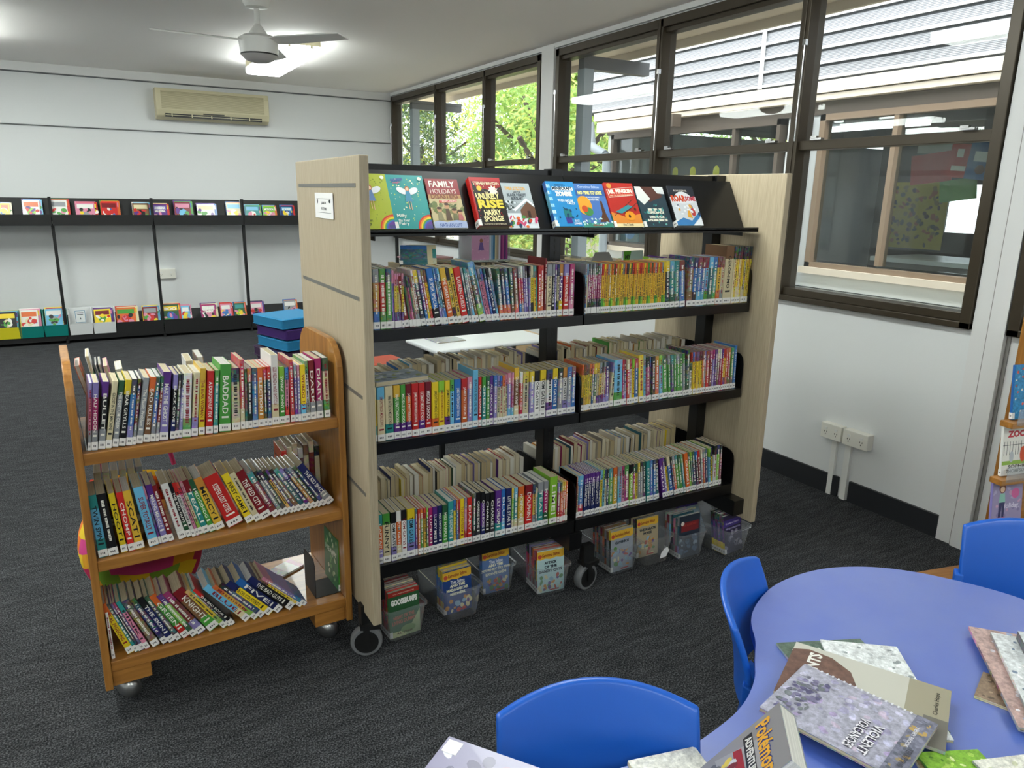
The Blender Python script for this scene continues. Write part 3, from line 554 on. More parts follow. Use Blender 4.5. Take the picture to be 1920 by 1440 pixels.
  (0.0107,0.0092,'pmp',0.195,20,''), (0.0209,0.0133,'ntn',0.195,20,'PINK'), (0.0425,0.0212,'NEN',0.195,22,''), (0.0715,0.0178,'Bkw',0.195,24,''),
  (0.0903,0.02,'BkB',0.195,24,'THE SKIN'), (0.1119,0.0154,'EGE',0.195,25,''), (0.1327,0.0236,'gor',0.195,27,'GREEN'), (0.1579,0.0168,'lpG',0.195,28,''),
  (0.1768,0.0262,'RmP',0.195,30,''), (0.2124,0.04,'NRg',0.195,31,'KNIGHT'), (0.254,0.0168,'yYl',0.195,33,''), (0.272,0.009,'ktw',0.195,34,''),
  (0.2821,0.0125,'krk',0.195,35,'THE BAD BOOK'), (0.3249,0.0272,'ssc',0.2,38,'BLUE'), (0.3544,0.0187,'Yol',0.2,39,''), (0.3754,0.0247,'BkB',0.2,40,''),
  (0.4013,0.0285,'yBy',0.2,41,'THE CHOCOLATEBOX'), (0.4322,0.0252,'BbB',0.2,41,'FIVE'), (0.4732,0.0342,'kBw',0.2,43,'THE BAD GUYS'), (0.5099,0.0136,'yNy',0.2,44,''),
  (0.5247,0.0137,'Pnb',0.2,45,''),
 ],
}
# ---------------------------------------------------------------- books
PAL = {'O': ('#c98a3a', 'amber'), 'k': ('#17171a', 'black'), 'E': ('#3d3d42', 'charcoal'), 'w': ('#e9e7e2', 'white'), 'c': ('#e0d3ab', 'cream'), 'r': ('#cc2b26', 'red'), 'R': ('#7c1a22', 'dark red'),
       'o': ('#db6a2c', 'orange'), 'y': ('#edcf28', 'yellow'), 'Y': ('#e3b73c', 'golden yellow'), 'g': ('#4a9a3c', 'green'), 'G': ('#2b5a3a', 'dark green'), 'l': ('#8cc63a', 'lime green'),
       't': ('#2f8f8c', 'teal'), 'T': ('#1f5763', 'dark teal'), 'b': ('#2b6db6', 'blue'), 'B': ('#20285e', 'navy'), 's': ('#6cb8dc', 'sky blue'), 'p': ('#5d2f86', 'purple'),
       'P': ('#8d82c0', 'lavender'), 'm': ('#a92467', 'magenta'), 'n': ('#d887a2', 'pink'), 'e': ('#94979b', 'grey'), 'N': ('#7a5638', 'brown')}
rnd = random.Random(11)
def shade(c, k): return (min(1, c[0]*k), min(1, c[1]*k), min(1, c[2]*k), c[3])
def ordinal(n):
    return '%d%s' % (n, 'th' if 10 <= n % 100 <= 20 else {1: 'st', 2: 'nd', 3: 'rd'}.get(n % 10, 'th'))
def make_book(name, t, D, H, code, title='', pages=None, spinelabel=True, scribble=True, hard=False, front=None):
    """x = thickness, spine faces -y at y=0, front cover at x=t. returns the root Empty (untagged)"""
    root = bpy.data.objects.new(name, None); C.objects.link(root); root.empty_display_size = .03
    cm, ct, cb = [PAL[ch][0] for ch in (code+code[-1]*2)[:3]] if len(code) > 1 else [PAL[code][0]]*3
    if len(code) == 3 and code[2] == 'w': cb = cm
    if len(code) == 2: ct, cb = PAL[code[1]][0], cm
    k = rnd.uniform(.82, 1.12); cm, ct, cb = [shade(lin(c), k) for c in (cm, ct, cb)]
    e = min(.0016 if not hard else .0026, t*.25)
    plain = len(set(code)) == 1 or title != '' or name == 'slim_reader'
    zs = [(0, .16, cb), (.16, .30, cb), (.30, .78, cm), (.78, 1, ct)]
    b = MB(); r = min(t*.28, .003)
    prof = [(0, D), (0, r), (r*.35, r*.2), (r, 0), (t-r, 0), (t-r*.35, r*.2), (t, r), (t, D), (t-e, D), (t-e, e*1.5), (e, e*1.5), (e, D)]
    for z0, z1, c in zs:
        al = 1.0 if plain else (.75 if rnd.random() < .5 else .35)
        b.prism(prof, z0*H, z1*H, 'z', (c[0], c[1], c[2], al))
    obj('cover', b, V_book, root)
    s = .0008 if not hard else .003
    obj('pages', MB().box(e, t-e, e*1.5, D-s-.0005, s, H-s), pages or (M_pages if rnd.random() < .75 else M_pagesw), root)
    if spinelabel:
        lb = MB(); lz0, lz1 = .012*H, .012*H+.023
        lb.box(-.0002, t+.0002, -.0006, .001, lz0, lz1).box(t, t+.0004, 0, min(.012, D*.1), lz0, lz1)
        lb.c = [lin('#eceae6')]*len(lb.f)
        if t > .008:
            for i in range(3): lb.box(t*(.24+i*.19), t*(.24+i*.19)+t*.11, -.0009, -.0006, .012*H+.008, .012*H+.014, lin('#55555a'))
        obj('spine_label', lb, V_matte, root)
    ink = '#f4f1e6' if sum(cm[:3]) < 1.1 else ('#1c1c22' if rnd.random() < .6 else '#8e1d2c')
    A = Art(lambda u, v, h: (u, -.0004-h, v))
    if title:
        L = H*.56; wd = min(t*.52, .017)
        A.text(title, t/2-wd/2, H*.26+(H*.58-L)/2, wd, L, ink, down=True, bold=.015)
        if len(code) == 3: A.rect(t*.2, H*.205, t*.8, H*.235, ink)
    elif scribble and t > .007:
        z = H*.90; wd = t*rnd.uniform(.3, .5)
        while z > H*.24:
            ln = rnd.uniform(.002, .006); w2 = wd*rnd.uniform(.7, 1)
            A.rect(t/2-w2/2, z-ln, t/2+w2/2, z, ink); A.n -= 1
            z -= ln+rnd.choice([.0012, .0012, .0012, .006])
        A.n += 1
    if A.mb.v: obj('spine_title', A.mb, V_print, root)
    return root
def spinecode(o): return
def lean_place(root, X, Y, Z, t, lean, rz=0):
    a = R_(lean)
    R3 = Matrix.Rotation(rz, 4, 'Z') @ Matrix.Rotation(-a, 4, 'Y')
    piv = Vector((X, Y, Z)) if lean >= 0 else Vector((X, Y, Z))+Matrix.Rotation(rz, 4, 'Z') @ Vector((t/math.cos(a), 0, 0)) - R3 @ Vector((t, 0, 0))
    m = R3.copy(); m.translation = piv; root.matrix_world = m
def cname(code):
    c0 = PAL[code[0]][1]
    if len(code) > 1 and code[1] != code[0]: return c0+' and '+PAL[code[1]][1]
    return c0
ROWINFO = {
 'two_left': (1.165, 'upper bookcase shelf, left bay', 'paperbacks on the upper book shelf, left bay'),
 'two_right': (1.165, 'upper bookcase shelf, right bay', 'paperbacks on the upper book shelf, right bay'),
 'three_left': (.78, 'middle bookcase shelf, left bay', 'paperbacks on the middle book shelf, left bay'),
 'three_right': (.78, 'middle bookcase shelf, right bay', 'paperbacks on the middle book shelf, right bay'),
 'four_left': (.325, 'lowest bookcase shelf, left bay', 'paperbacks on the lowest book shelf, left bay'),
 'four_right': (.325, 'lowest bookcase shelf, right bay', 'paperbacks on the lowest book shelf, right bay'),
 'trolley_top': (.865, 'top shelf of the wooden trolley', 'books on the top shelf of the trolley'),
 'trolley_middle': (.53, 'middle shelf of the wooden trolley', 'books on the middle shelf of the trolley'),
 'trolley_bottom': (.19, 'bottom shelf of the wooden trolley', 'books on the bottom shelf of the trolley')}
TYAW = R_(2.5)
def trolley_y(x): return 2.33+(x+.10)*math.tan(TYAW)
for key, rows in ROWS.items():
    z, where, grp = ROWINFO[key]; tr = key.startswith('trolley')
    for i, (X, wd, code, h, lean, title) in enumerate(rows):
        if code == 'Y' and h == .186: code = 'Y'+'royogoGoeryoeyoGrYoyeoEyGroyo'[i % 29]+'wglw'[i % 4]   # the yellow series with changing top bands
        if key.endswith('_right') and X < 1.612: wd -= 1.612-X; X = 1.612
        if wd < .004: wd = .004
        if key.endswith('_left') and not tr and X+wd > 1.586: X = 1.586-wd
        gap = (rows[i+1][0]-X) if i+1 < len(rows) else 9
        t = min(wd*.985, gap*.985) * (math.cos(R_(lean)) if not tr else 1)
        if tr: t = min(wd*1.0, gap*math.cos(R_(lean))*.99)
        t = max(t, .0035)
        D = .128+rnd.uniform(-.004, .006)
        kind_ = 'novel' if tr else ('slim_reader' if code[0] in 'YB' and h in (.186, .183) else 'paperback')
        bk = make_book(kind_, t, D, h, code, title)
        jit = rnd.uniform(0, .005)
        if key == 'trolley_middle': jit += .045*(X+.07)/.7; X *= 1+.045*(X+.07)/.7/2.345
        lean_place(bk, X, (trolley_y(X)+jit if tr else 2.283+jit), z+.0005, t, lean, TYAW if tr else 0)
        ps = 'slim' if t < .011 else ('thick' if t > .022 else '')
        lt = 'leaning ' if abs(lean) > 9 else ''
        if len(('%s%s %s' % (lt, ps, cname(code))).split()) > 5: lt = ''
        tag(bk, ' '.join(('%s%s %s book, %s from left, %s' % (lt, ps, cname(code), ordinal(i+1), where)).split()), 'book', grp)
# ---------------------------------------------------------------- the double-sided bookcase
X0, X1, XM = .733, 2.487, 1.60
YF, YC, YR = 2.27, 2.515, 2.76
bc = thing('mobile_bookcase', 'black steel mobile bookcase with cream laminate end panels', 'bookcase', (0, 0, 0))
for s, (a, c) in enumerate(((X0-.03, X0), (X1, X1+.03))):
    p = obj('end_panel', MB().box(a, c, 2.15, 2.895, .175, 1.705), M_ply, bc, bevel=.003)
    if s == 0:
        g = MB()
        for z in (1.62, 1.283, .97, .64): g.box(a-.0012, a+.002, 2.185, 2.86, z-.006, z+.006)
        obj('groove_strip', g, M_groove, p)
for x in (X0+.028, XM, X1-.028):
    b = MB().box(x-.026, x+.026, YC-.03, YC+.03, .12, 1.70)
    p = obj('post', b, M_black, bc, bevel=.002)
    b = MB(); zz = .35
    while zz < 1.66: b.box(x-.003, x+.003, YC-.0308, YC-.03, zz, zz+.012); zz += .025
    obj('slot_row', b, M_creamd, p)
obj('top_rail', MB().box(X0+.002, X1-.002, YC-.014, YC+.014, 1.655, 1.695), M_black, bc)
bays = ((X0+.012, XM-.001), (XM+.001, X1-.012))
for a, c in bays:
    for zt, lp in ((1.165, .038), (.78, .040), (.325, .050)):
        for front in (1, 0):
            y0, y1 = (YF, YC-.034) if front else (YC+.034, YR)
            b = MB().box(a, c, y0, y1, zt-.004, zt).box(a, c, y0 if front else y1-.0025, y0+.0025 if front else y1, zt-lp, zt-.004)
            b.box(a, c, y1-.003 if front else y0, y1 if front else y0+.003, zt-.03, zt-.004)
            b.box(a, c, y0+.0025, y1-.003, zt-.02, zt-.018)
            sh = obj('shelf', b, M_black, bc)
            for x in (a, c-.0025):
                yo, yi = (y0, y1) if front else (y1, y0); s_ = 1 if front else -1; hh = .16
                pr = [(yo, zt-lp), (yo+s_*.0, zt+hh-.05), (yo+s_*.006, zt+hh-.022), (yo+s_*.022, zt+hh-.006), (yo+s_*.05, zt+hh), (yi, zt+hh), (yi, zt-lp)]
                obj('end_bracket', MB().prism(pr, x, x+.0025, 'x'), M_black, sh)
    # sloping display shelf, both sides
    for s_ in (1, -1):
        yy = lambda y: y if s_ == 1 else 2*YC-y
        pr = [(yy(2.262), 1.498), (yy(2.262), 1.474), (yy(2.345), 1.468), (yy(2.448), 1.675), (yy(2.444), 1.678), (yy(2.340), 1.472), (yy(2.266), 1.478), (yy(2.266), 1.488)]
        pr = [(yy(2.262), 1.474), (yy(2.345), 1.474), (yy(2.452), 1.672), (yy(2.449), 1.674), (yy(2.342), 1.478), (yy(2.262), 1.478)]
        d = obj('display_shelf', MB().prism(pr, a, c, 'x').box(a, c, min(yy(2.262), yy(2.2645)), max(yy(2.262), yy(2.2645)), 1.466, 1.486), M_black, bc)
        for bx in (a+.05, c-.054): obj('display_bracket', MB().box(bx, bx+.004, min(yy(2.30), yy(YC-.03)), max(yy(2.30), yy(YC-.03)), 1.45, 1.474), M_black, d)
obj('base_frame', MB().box(X0, X1, 2.44, 2.59, .222, .27), M_black, bc)
for x in (X0+.02, XM, X1-.03):
    obj('foot_beam', MB().box(x-.03, x+.03, 2.20 if x > 2 else 2.26, 2.80, .200, .272), M_black, bc)
for x, y, a in ((.712, 2.262, -18), (1.668, 2.275, 12), (.712, 2.80, 20), (1.66, 2.78, -30), (2.46, 2.80, 30)):
    T = Matrix.Translation((x, y, .056)) @ Matrix.Rotation(R_(a), 4, 'Z') @ Matrix.Rotation(PI/2, 4, 'X')
    c_ = obj('caster', MB().box(x-.02, x+.03, y-.015, y+.02, .105, .20), M_blacksoft, bc)
    w1 = MB().lathe([(.034, -.017), (.052, -.017), (.056, -.012), (.056, .012), (.052, .017), (.034, .017)], 36, T=T)
    obj('tyre', w1, M_rubber, c_, smooth=True)
    obj('hub', MB().lathe([(0, -.019), (.012, -.02), (.018, -.016), (.042, -.018), (.044, -.014), (.044, .014), (.042, .018), (0, .018)], 36, T=T), M_blacksoft, c_, smooth=True)
    f = MB(); T2 = Matrix.Translation((x, y, 0)) @ Matrix.Rotation(R_(a), 4, 'Z')
    for sy in (-1, 1): f.prism([(.02, sy*.021), (.02, sy*.026)] if 0 else [(-.012, .05), (.012, .05), (.05, .12), (.0, .12)], sy*.0215, sy*.026, 'y', T=T2 @ Matrix.Rotation(0, 4, 'Z') @ Matrix(((0, 1, 0, 0), (1, 0, 0, 0), (0, 0, 1, 0), (0, 0, 0, 1))) @ Matrix(((0, 1, 0, 0), (0, 0, 1, 0), (1, 0, 0, 0), (0, 0, 0, 1)))) if 0 else f.box(-.010, .012, min(sy*.0215, sy*.026), max(sy*.0215, sy*.026), .045, .12, T=T2)
    f.box(-.02, .05, -.03, .03, .112, .128, T=T2)
    obj('fork', f, M_blacksoft, c_)
# paper sign taped to the end panel
sg = thing('paper_sign', 'white paper notice taped on the left end panel of the bookcase', 'sign', (X0-.0335, 2.52, 1.513))
obj('sheet', MB().box(-.0006, 0, -.108, .108, 0, .083), M_paper, sg)
A = Art(lambda u, v, h: (-.0007-h, -u, v))
for r in ((-.085, .018, .085, .0192), (-.085, .063, .085, .0642)): A.rect(*r, '#55585c'); 
A.text('JUNIOR', -.03, .044, .06, .010, '#34373b', bold=.01); A.text('FICTION', -.03, .026, .06, .010, '#34373b', bold=.01)
A.ell(-.075, .056, .006, .009, '#2d2f33'); A.ell(.072, .056, .009, .006, '#2d2f33')
obj('printing', A.mb, V_matte, sg)
# row of books on the far side, seen only by their page tops
rr = random.Random(5); b = MB()
for zt in (1.165, .78, .325):
    for a, c in ((X0+.03, XM-.03), (XM+.03, X1-.03)):
        x = a
        while x < c-.03:
            t = rr.uniform(.009, .024); h = rr.uniform(.158, .176) if zt > 1 else (rr.uniform(.150, .165) if zt > .7 and x < .98 else rr.uniform(.165, .190))
            yb = YR-.01-rr.uniform(0, .012); d = rr.uniform(.12, .14)
            pc = lin(rr.choice(['#cfc2a0', '#d6ccb0', '#c2b28e', '#dcd8cc', '#bba982'])); cc = lin(rr.choice([v[0] for v in PAL.values()] + ['#cfc4a8', '#d8d2c2', '#8a8278', '#c2b69a', '#b8b0a0']*6))
            lx = rr.uniform(-.002, .002)
            b.box(x+.001, x+t-.001, yb-d, yb-.001, zt, zt+h-.001, pc)
            b.box(x, x+.0007, yb-d, yb, zt, zt+h, cc).box(x+t-.0007, x+t, yb-d, yb, zt, zt+h, cc).box(x, x+t, yb-.001, yb, zt, zt+h, cc)
            x += t+.0002
o = obj('paperback_rows', b, V_matte); o['kind'] = 'stuff'; tag(o, 'rows of paperbacks on the far side of the bookcase seen by their page tops', 'books')

# ---------------------------------------------------------------- face-out books on the sloping display
TILT = math.atan2(.103, .196)
def cover_book(name, t, D, H, code, art, pages=None, hard=False, spinelabel=True):
    bk = make_book(name, t, D, H, code, pages=pages, spinelabel=spinelabel, scribble=False, hard=hard)
    A = Art(lambda u, v, h: (t+h, u, v)); art(A, D, H)
    obj('cover_print', A.mb, V_print, bk); return bk
def fairy(base, shade_, name1, body):
    def f(A, W, H):
        A.rect(0, 0, W, H, base)
        A.speck(46, .01, .03, W-.01, H-.01, [shade_, '#e9f4d8' if base != '#a9b532' else '#5e7a20', '#f3f0c0' if base != '#a9b532' else '#7d8f22'], .003, 3)
        for r0, c in ((.052, '#d8392c'), (.047, '#e8862b'), (.042, '#efd53a'), (.037, '#5aa348'), (.032, '#3a6fc0'), (.027, '#6a3f9a')):
            A.arc(W, 0, 0, r0, PI/2, PI, c)
        A.rect(W-.02, 0, W, .015, '#4c4a86')
        A.ell(W*.36, H*.70, .020, .011, '#e8ecee', -.5); A.ell(W*.66, H*.70, .020, .011, '#e8ecee', .5)     # winged figure, generic
        A.poly([(W*.51-.006, H*.70), (W*.51+.006, H*.70), (W*.51+.014, H*.5), (W*.51-.014, H*.5)], body)
        A.ell(W*.51, H*.74, .008, .010, '#b5683c'); A.ell(W*.51, H*.735, .0055, .006, '#eec6a5')
        A.rect(W*.47, H*.36, W*.49, H*.5, '#e0b090'); A.rect(W*.53, H*.34, W*.55, H*.5, '#e0b090')
        A.text('RAINBOW', .016, H*.86, .042, .012, '#4a5aa0', rot=.12, bold=.05); A.text('magic', .022, H*.82, .026, .009, '#c8608a', rot=.12)
        A.ell(W-.014, H*.93, .007, .007, '#e9edda')
        A.text(name1, .012, H*.19, .034, .016, '#e9efe6' if base != '#a9b532' else '#4d5c1c')
        A.text('the '+('River' if name1 == 'Milly' else 'Garden'), .014, H*.125, .04, .011, '#e3ece6' if base != '#a9b532' else '#4d5c1c'); A.text('Fairy', .014, H*.05, .036, .014, '#e9efe6' if base != '#a9b532' else '#4d5c1c')
    return f
def art_family(A, W, H):
    A.rect(0, 0, W, H, '#c9b98c'); A.rect(0, H*.62, W, H, '#8e1f27')
    A.text('FAMILY', .012, H*.83, W-.026, .024, '#f4ede0', bold=.02); A.text('HOLIDAYS', .012, H*.70, W-.026, .018, '#f0dfd4', bold=.0)
    A.rect(0, H*.60, W, H*.68, '#b88a56')
    A.text('DISASTERS', .010, H*.585, W-.02, .020, '#7a3a24', rot=.04, bold=.03)
    A.poly([(.035, H*.51), (W-.02, H*.53), (W-.018, H*.58), (.037, H*.56)], '#c81f26'); A.text('CRASH LANDING', .042, H*.525, .06, .007, '#f6eee2', rot=.03)
    A.speck(24, .0, H*.3, W, H*.5, ['#55633a', '#6d7a45', '#8c8a5c'], .012, 5)
    for x, h, c in ((.03, .045, '#8d8766'), (.06, .06, '#5a4636'), (.085, .04, '#6e6d4a'), (.105, .035, '#b96a6a')):
        A.poly([(x-.011, H*.16), (x+.011, H*.16), (x+.006, H*.16+h*.7), (x-.006, H*.16+h*.7)], c); A.ell(x, H*.16+h*.85, .009, .009, '#c99a74'); A.ell(x, H*.16+h, .009, .005, '#4a2f22')
    A.poly([(0, 0), (W, 0), (W, H*.13), (W*.7, H*.16), (W*.4, H*.12), (W*.15, H*.15), (0, H*.12)], '#a9b6d6'); A.text('NATHAN LUFF', .02, H*.02, W-.04, .014, '#4e62a0', bold=.02)
def art_rise(A, W, H):
    A.rect(0, 0, W, H, '#191312'); A.rect(0, H*.93, W, H, '#b32025'); A.rect(0, 0, .006, H, '#b32025')
    A.poly([(.006, H*.93), (W, H*.93), (W*.95, H*.80), (W*.55, H*.74), (W*.2, H*.78)], '#a01c20')
    A.text('STEPHEN MANGAN', .012, H*.84, W-.02, .013, '#d8c9a8', bold=.03)
    n = 18; c = (W*.70, H*.73); A.poly([(c[0]+(.021 if i % 2 else .013)*math.cos(2*PI*i/n), c[1]+(.021 if i % 2 else .013)*math.sin(2*PI*i/n)) for i in range(n)], '#f2ead8')
    A.ell(W*.26, H*.77, .010, .010, '#e3b93a'); A.text('THE', W*.42, H*.665, .014, .006, '#e8d9a8')
    A.text('UNLIKELY', .012, H*.55, W-.03, .022, '#efe09a', bold=.04)
    A.text('RISE', .014, H*.36, W-.022, .034, '#e8d24a', bold=.05); A.text('OF', W*.5, H*.325, .012, .006, '#e8d9a8')
    A.text('HARRY', .030, H*.21, W-.055, .022, '#efe3ab', rot=.03, bold=.04); A.text('SPONGE', .024, H*.08, W-.045, .022, '#efe3ab', rot=.03, bold=.04)
    A.text('ILLUSTRATED BY ANITA MANGAN', .02, .004, W-.035, .006, '#cfc3a0'); A.speck(50, .008, .02, W-.004, H*.9, ['#b32025', '#e8c94a', '#d9cfc0'], .0022, 9)
def art_snow(A, W, H):
    A.rect(0, 0, W, H, '#9fa9ad'); A.rect(0, H*.55, W, H, '#adb7bb'); A.rect(0, 0, W, H*.33, '#dfe5e9')
    A.text('THEA STILTON', .018, H*.84, W-.04, .014, '#e0a63a', bold=.04); A.text('AND THE', .05, H*.775, .03, .007, '#2c3036', bold=.03)
    A.text('BLACK FOREST', .022, H*.70, W-.045, .012, '#2c3a44', bold=.04); A.text('BURGLARY', .036, H*.62, W-.075, .012, '#2c3a44', bold=.04)
    A.speck(40, 0, H*.4, W*.4, H*.6, ['#3c4a46', '#dfe6ea'], .006, 4)
    A.poly([(W*.50, H*.22), (W, H*.22), (W, H*.45), (W*.78, H*.58), (W*.5, H*.40)], '#6b4a38'); A.poly([(W*.30, H*.36), (W*.78, H*.60), (W, H*.46), (W, H*.52), (W*.78, H*.66), (W*.28, H*.42)], '#eef2f5')
    A.rect(W*.72, H*.22, W*.82, H*.38, '#38261e')
    A.speck(30, 0, .005, W, H*.25, ['#e06a2c', '#d0507a', '#4a9048', '#e8eef2', '#c23a2c', '#2a3f5c'], .011, 8)
def art_zombie(A, W, H):
    A.rect(0, 0, W, H, '#2f8cc8')
    for i in range(16):
        a = 2*PI*i/16; A.poly([(W*.55, H*.72), (W*.55+.14*math.cos(a), min(H, max(0, H*.72+.14*math.sin(a)))), (W*.55+.14*math.cos(a+.18), min(H, max(0, H*.72+.14*math.sin(a+.18))))] , '#4aa6dc') if 0 else None
    rz_ = random.Random(4)
    for i in range(7):
        for j in range(2): A.rect(.001+j*.008, i*H/7, .008+j*.008, i*H/7+H/14, rz_.choice(['#9fd4ee', '#cfeaf6', '#4aa6dc'])); A.n -= 1
    A.n += 2
    A.text('DIARY OF A', .04, H*.90, .045, .007, '#172638', bold=.03); A.rect(.022, H*.80, W-.008, H*.885, '#e9eef0'); A.text('MINECRAFT', .024, H*.81, W-.034, .014, '#1d2a3a', bold=.05)
    A.text('ZOMBIE', .032, H*.67, W-.050, .020, '#f2efe0', bold=.06)
    A.text('WHEN NATURE', .035, H*.55, W-.055, .010, '#eef4f6', rot=-.03, bold=.04); A.text('CALLS', W-.05, H*.49, .035, .010, '#eef4f6', rot=-.03, bold=.04)
    A.rect(W*.42, .012, W*.62, H*.2, '#4a3a8c'); A.rect(W*.40, H*.2, W*.66, H*.38, '#2a7a7a'); A.speck(10, W*.2, H*.1, W*.9, H*.4, ['#1c4464'], .008, 2)
    A.text('ZACK', W-.036, H*.10, .022, .008, '#e8eef2', bold=.04); A.text('ZOMBIE', W-.042, H*.04, .034, .008, '#e8eef2', bold=.04)
def art_lose(A, W, H):
    A.rect(0, 0, W, H, '#4f78b8'); A.rect(0, H*.72, W, H*.86, '#3a5d9a'); A.text('Geronimo Stilton', .02, H*.90, W-.04, .010, '#c9d6ea')
    A.text('NO TIME TO LOSE', .014, H*.75, W-.028, .015, '#f0e68a', bold=.05); A.text('THE FIFTH JOURNEY', .04, H*.66, .07, .007, '#eef0ea', bold=.03); A.text('THROUGH TIME', .048, H*.61, .055, .007, '#eef0ea', bold=.03)
    A.ell(W*.22, H*.5, .034, .040, '#e2a03a'); A.ell(W*.3, H*.36, .022, .018, '#4a8a52'); A.ell(W*.2, H*.42, .014, .014, '#c9502c')
    A.poly([(W*.6, H*.12), (W*.92, H*.12), (W*.86, H*.3), (W*.82, H*.6), (W*.76, H*.6), (W*.74, H*.32)], '#5c3b2a')
    A.rect(0, 0, W, H*.10, '#3f8f7c'); A.speck(24, 0, H*.06, W, H*.2, ['#e9f2f0', '#bfe0dc', '#5aa8a0'], .008, 7); A.text('GERONIMO', .045, .005, .05, .007, '#b33a2c')
def art_penguin(A, W, H):
    A.rect(0, 0, W, H, '#b8332c'); A.poly([(0, 0), (W, 0), (W, H*.30), (W*.5, H*.22), (0, H*.34)], '#dd8a3a'); A.rect(0, 0, W, H*.08, '#ead9a8')
    A.poly([(.010, H*.66), (W-.008, H*.72), (W-.004, H*.92), (.006, H*.85)], '#e8dfcf'); A.poly([(.012, H*.672), (W-.010, H*.730), (W-.006, H*.91), (.008, H*.842)], '#cc3d2f')
    A.text('MR. PENGUIN', .014, H*.745, W-.026, .018, '#f5ecdc', rot=.05, bold=.06); A.text('AND THE FORTRESS OF SECRETS', .016, H*.69, W-.03, .006, '#f0d8b0', rot=.05, bold=.02)
    A.ell(.022, H*.93, .012, .011, '#d89a4a')
    for p in (((.01, .25), (.12, .62)), ((.06, .3), (W, .55))): A.poly([(p[0][0], H*p[0][1]), (p[0][0]+.004, H*p[0][1]), (p[1][0], H*p[1][1]), (p[1][0]-.004, H*p[1][1])], '#3a3430')
    A.poly([(.02, H*.34), (.09, H*.50), (.11, H*.46), (.05, H*.30)], '#3f8c96'); A.ell(W*.62, H*.25, .025, .020, '#e89a2c'); A.ell(W*.6, H*.24, .006, .007, '#5c3420'); A.ell(W*.85, H*.4, .006, .007, '#5c3420')
    A.text('Alex T. Smith', .04, .005, .05, .009, '#4a3a2c')
def art_teal(A, W, H):
    A.rect(0, 0, W, H, '#31424c'); A.poly([(W*.15, H), (W*.8, H), (W*.9, H*.75), (W*.4, H*.62), (W*.2, H*.8)], '#5a3a34'); A.poly([(0, H), (W*.2, H), (W*.45, H*.70), (W*.18, H*.55), (0, H*.7)], '#dfe0dc')
    A.poly([(W*.62, H), (W, H), (W, H*.82), (W*.75, H*.84)], '#d9dcdc')
    for i, (y, w2) in enumerate(((.40, .07), (.33, .085), (.22, .075), (.14, .10))): A.rect(W/2-w2/2, H*y, W/2+w2/2, H*(y+.06), '#e4e0cf'); A.speck(8, W/2-w2/2+.006, H*(y+.01), W/2+w2/2-.006, H*(y+.05), ['#3c5058'], .004, i)
    A.speck(26, .005, .01, W-.005, H*.55, ['#3f9a94', '#2b6f74', '#7ac0b8'], .007, 6)
def art_road(A, W, H):
    A.rect(0, 0, W, H, '#cfd3d8'); A.rect(0, H*.72, W, H, '#2c3038'); A.arc(W*.5, H*.55, .0, .055, .1, PI-.1, '#dcdfe3'); A.text('ROALD DAHL', .03, H*.86, .07, .008, '#e8e2d6', bold=.02)
    A.text('ROAR', .006, H*.60, W*.55, .030, '#cf4a22', bold=.06); A.text('SOME', W*.58, H*.62, W*.4, .022, '#b8283a', bold=.05)
    A.poly([(0, H*.1), (W*.3, H*.2), (W*.6, H*.12), (W, H*.36), (W, H*.24), (W*.6, 0), (0, 0)], '#3f7fb8'); A.poly([(W*.6, 0), (W, H*.22), (W, 0)], '#eef2f6')
    A.poly([(W*.48, H*.22), (W*.66, H*.18), (W*.6, H*.5)], '#e0a23a'); A.ell(W*.74, H*.34, .012, .018, '#b83a3a'); A.speck(16, 0, H*.28, W, H*.5, ['#e9ebee', '#33405c', '#d8a04a'], .010, 3)
DISP = [(.752, .128, .200, 'lll', fairy('#a9b532', '#7a8f2a', 'Edie', '#5f7fb0'), 'lime green face-out book with a winged figure and rainbow corner, leftmost on the sloping display', .010),
        (.880, .132, .198, 'ttt', fairy('#2f9a98', '#d9e86a', 'Milly', '#3f8fb0'), 'teal face-out book with a winged figure and rainbow corner on the sloping display', .010),
        (1.018, .122, .186, 'RRc', art_family, 'red and sand face-out book titled FAMILY HOLIDAYS on the sloping display', .012),
        (1.178, .122, .188, 'rrr', art_rise, 'black and gold face-out book with red spine on the sloping display', .028),
        (1.306, .124, .180, 'eee', art_snow, 'grey snowy cover with a wooden house, face-out, rightmost of the left bay', .009),
        (1.494, .124, .184, 'sbb', art_zombie, 'bright blue face-out book, leftmost in the right bay of the display', .022),
        (1.622, .140, .184, 'ebt', art_lose, 'blue face-out book with ship prow and orange figure on the sloping display', .012),
        (1.768, .140, .190, 'rrt', art_penguin, 'red and orange face-out book with tilted title panel on the sloping display', .014),
        (1.917, .145, .178, 'TTT', art_teal, 'dark teal face-out book with paper scraps, second from the right on the display', .012),
        (2.075, .138, .178, 'kkk', art_road, 'white and blue face-out book with orange lettering, rightmost on the display', .024)]
for X, wd, hh, code, art, lab, t in DISP:
    bk = cover_book('storybook', t, wd, hh, code, art)
    tag(bk, lab, 'book', 'face-out books on the sloping display')
    n = Vector((0, -math.cos(TILT+.03), math.sin(TILT+.03))); up = Vector((0, math.sin(TILT+.03), math.cos(TILT+.03)))
    # back cover rests on the sloping plate; x axis (thickness) points out of the plate
    frame(bk, Vector((X, 2.338, 1.4795)) + n*.003, (1, 0, 0), up)
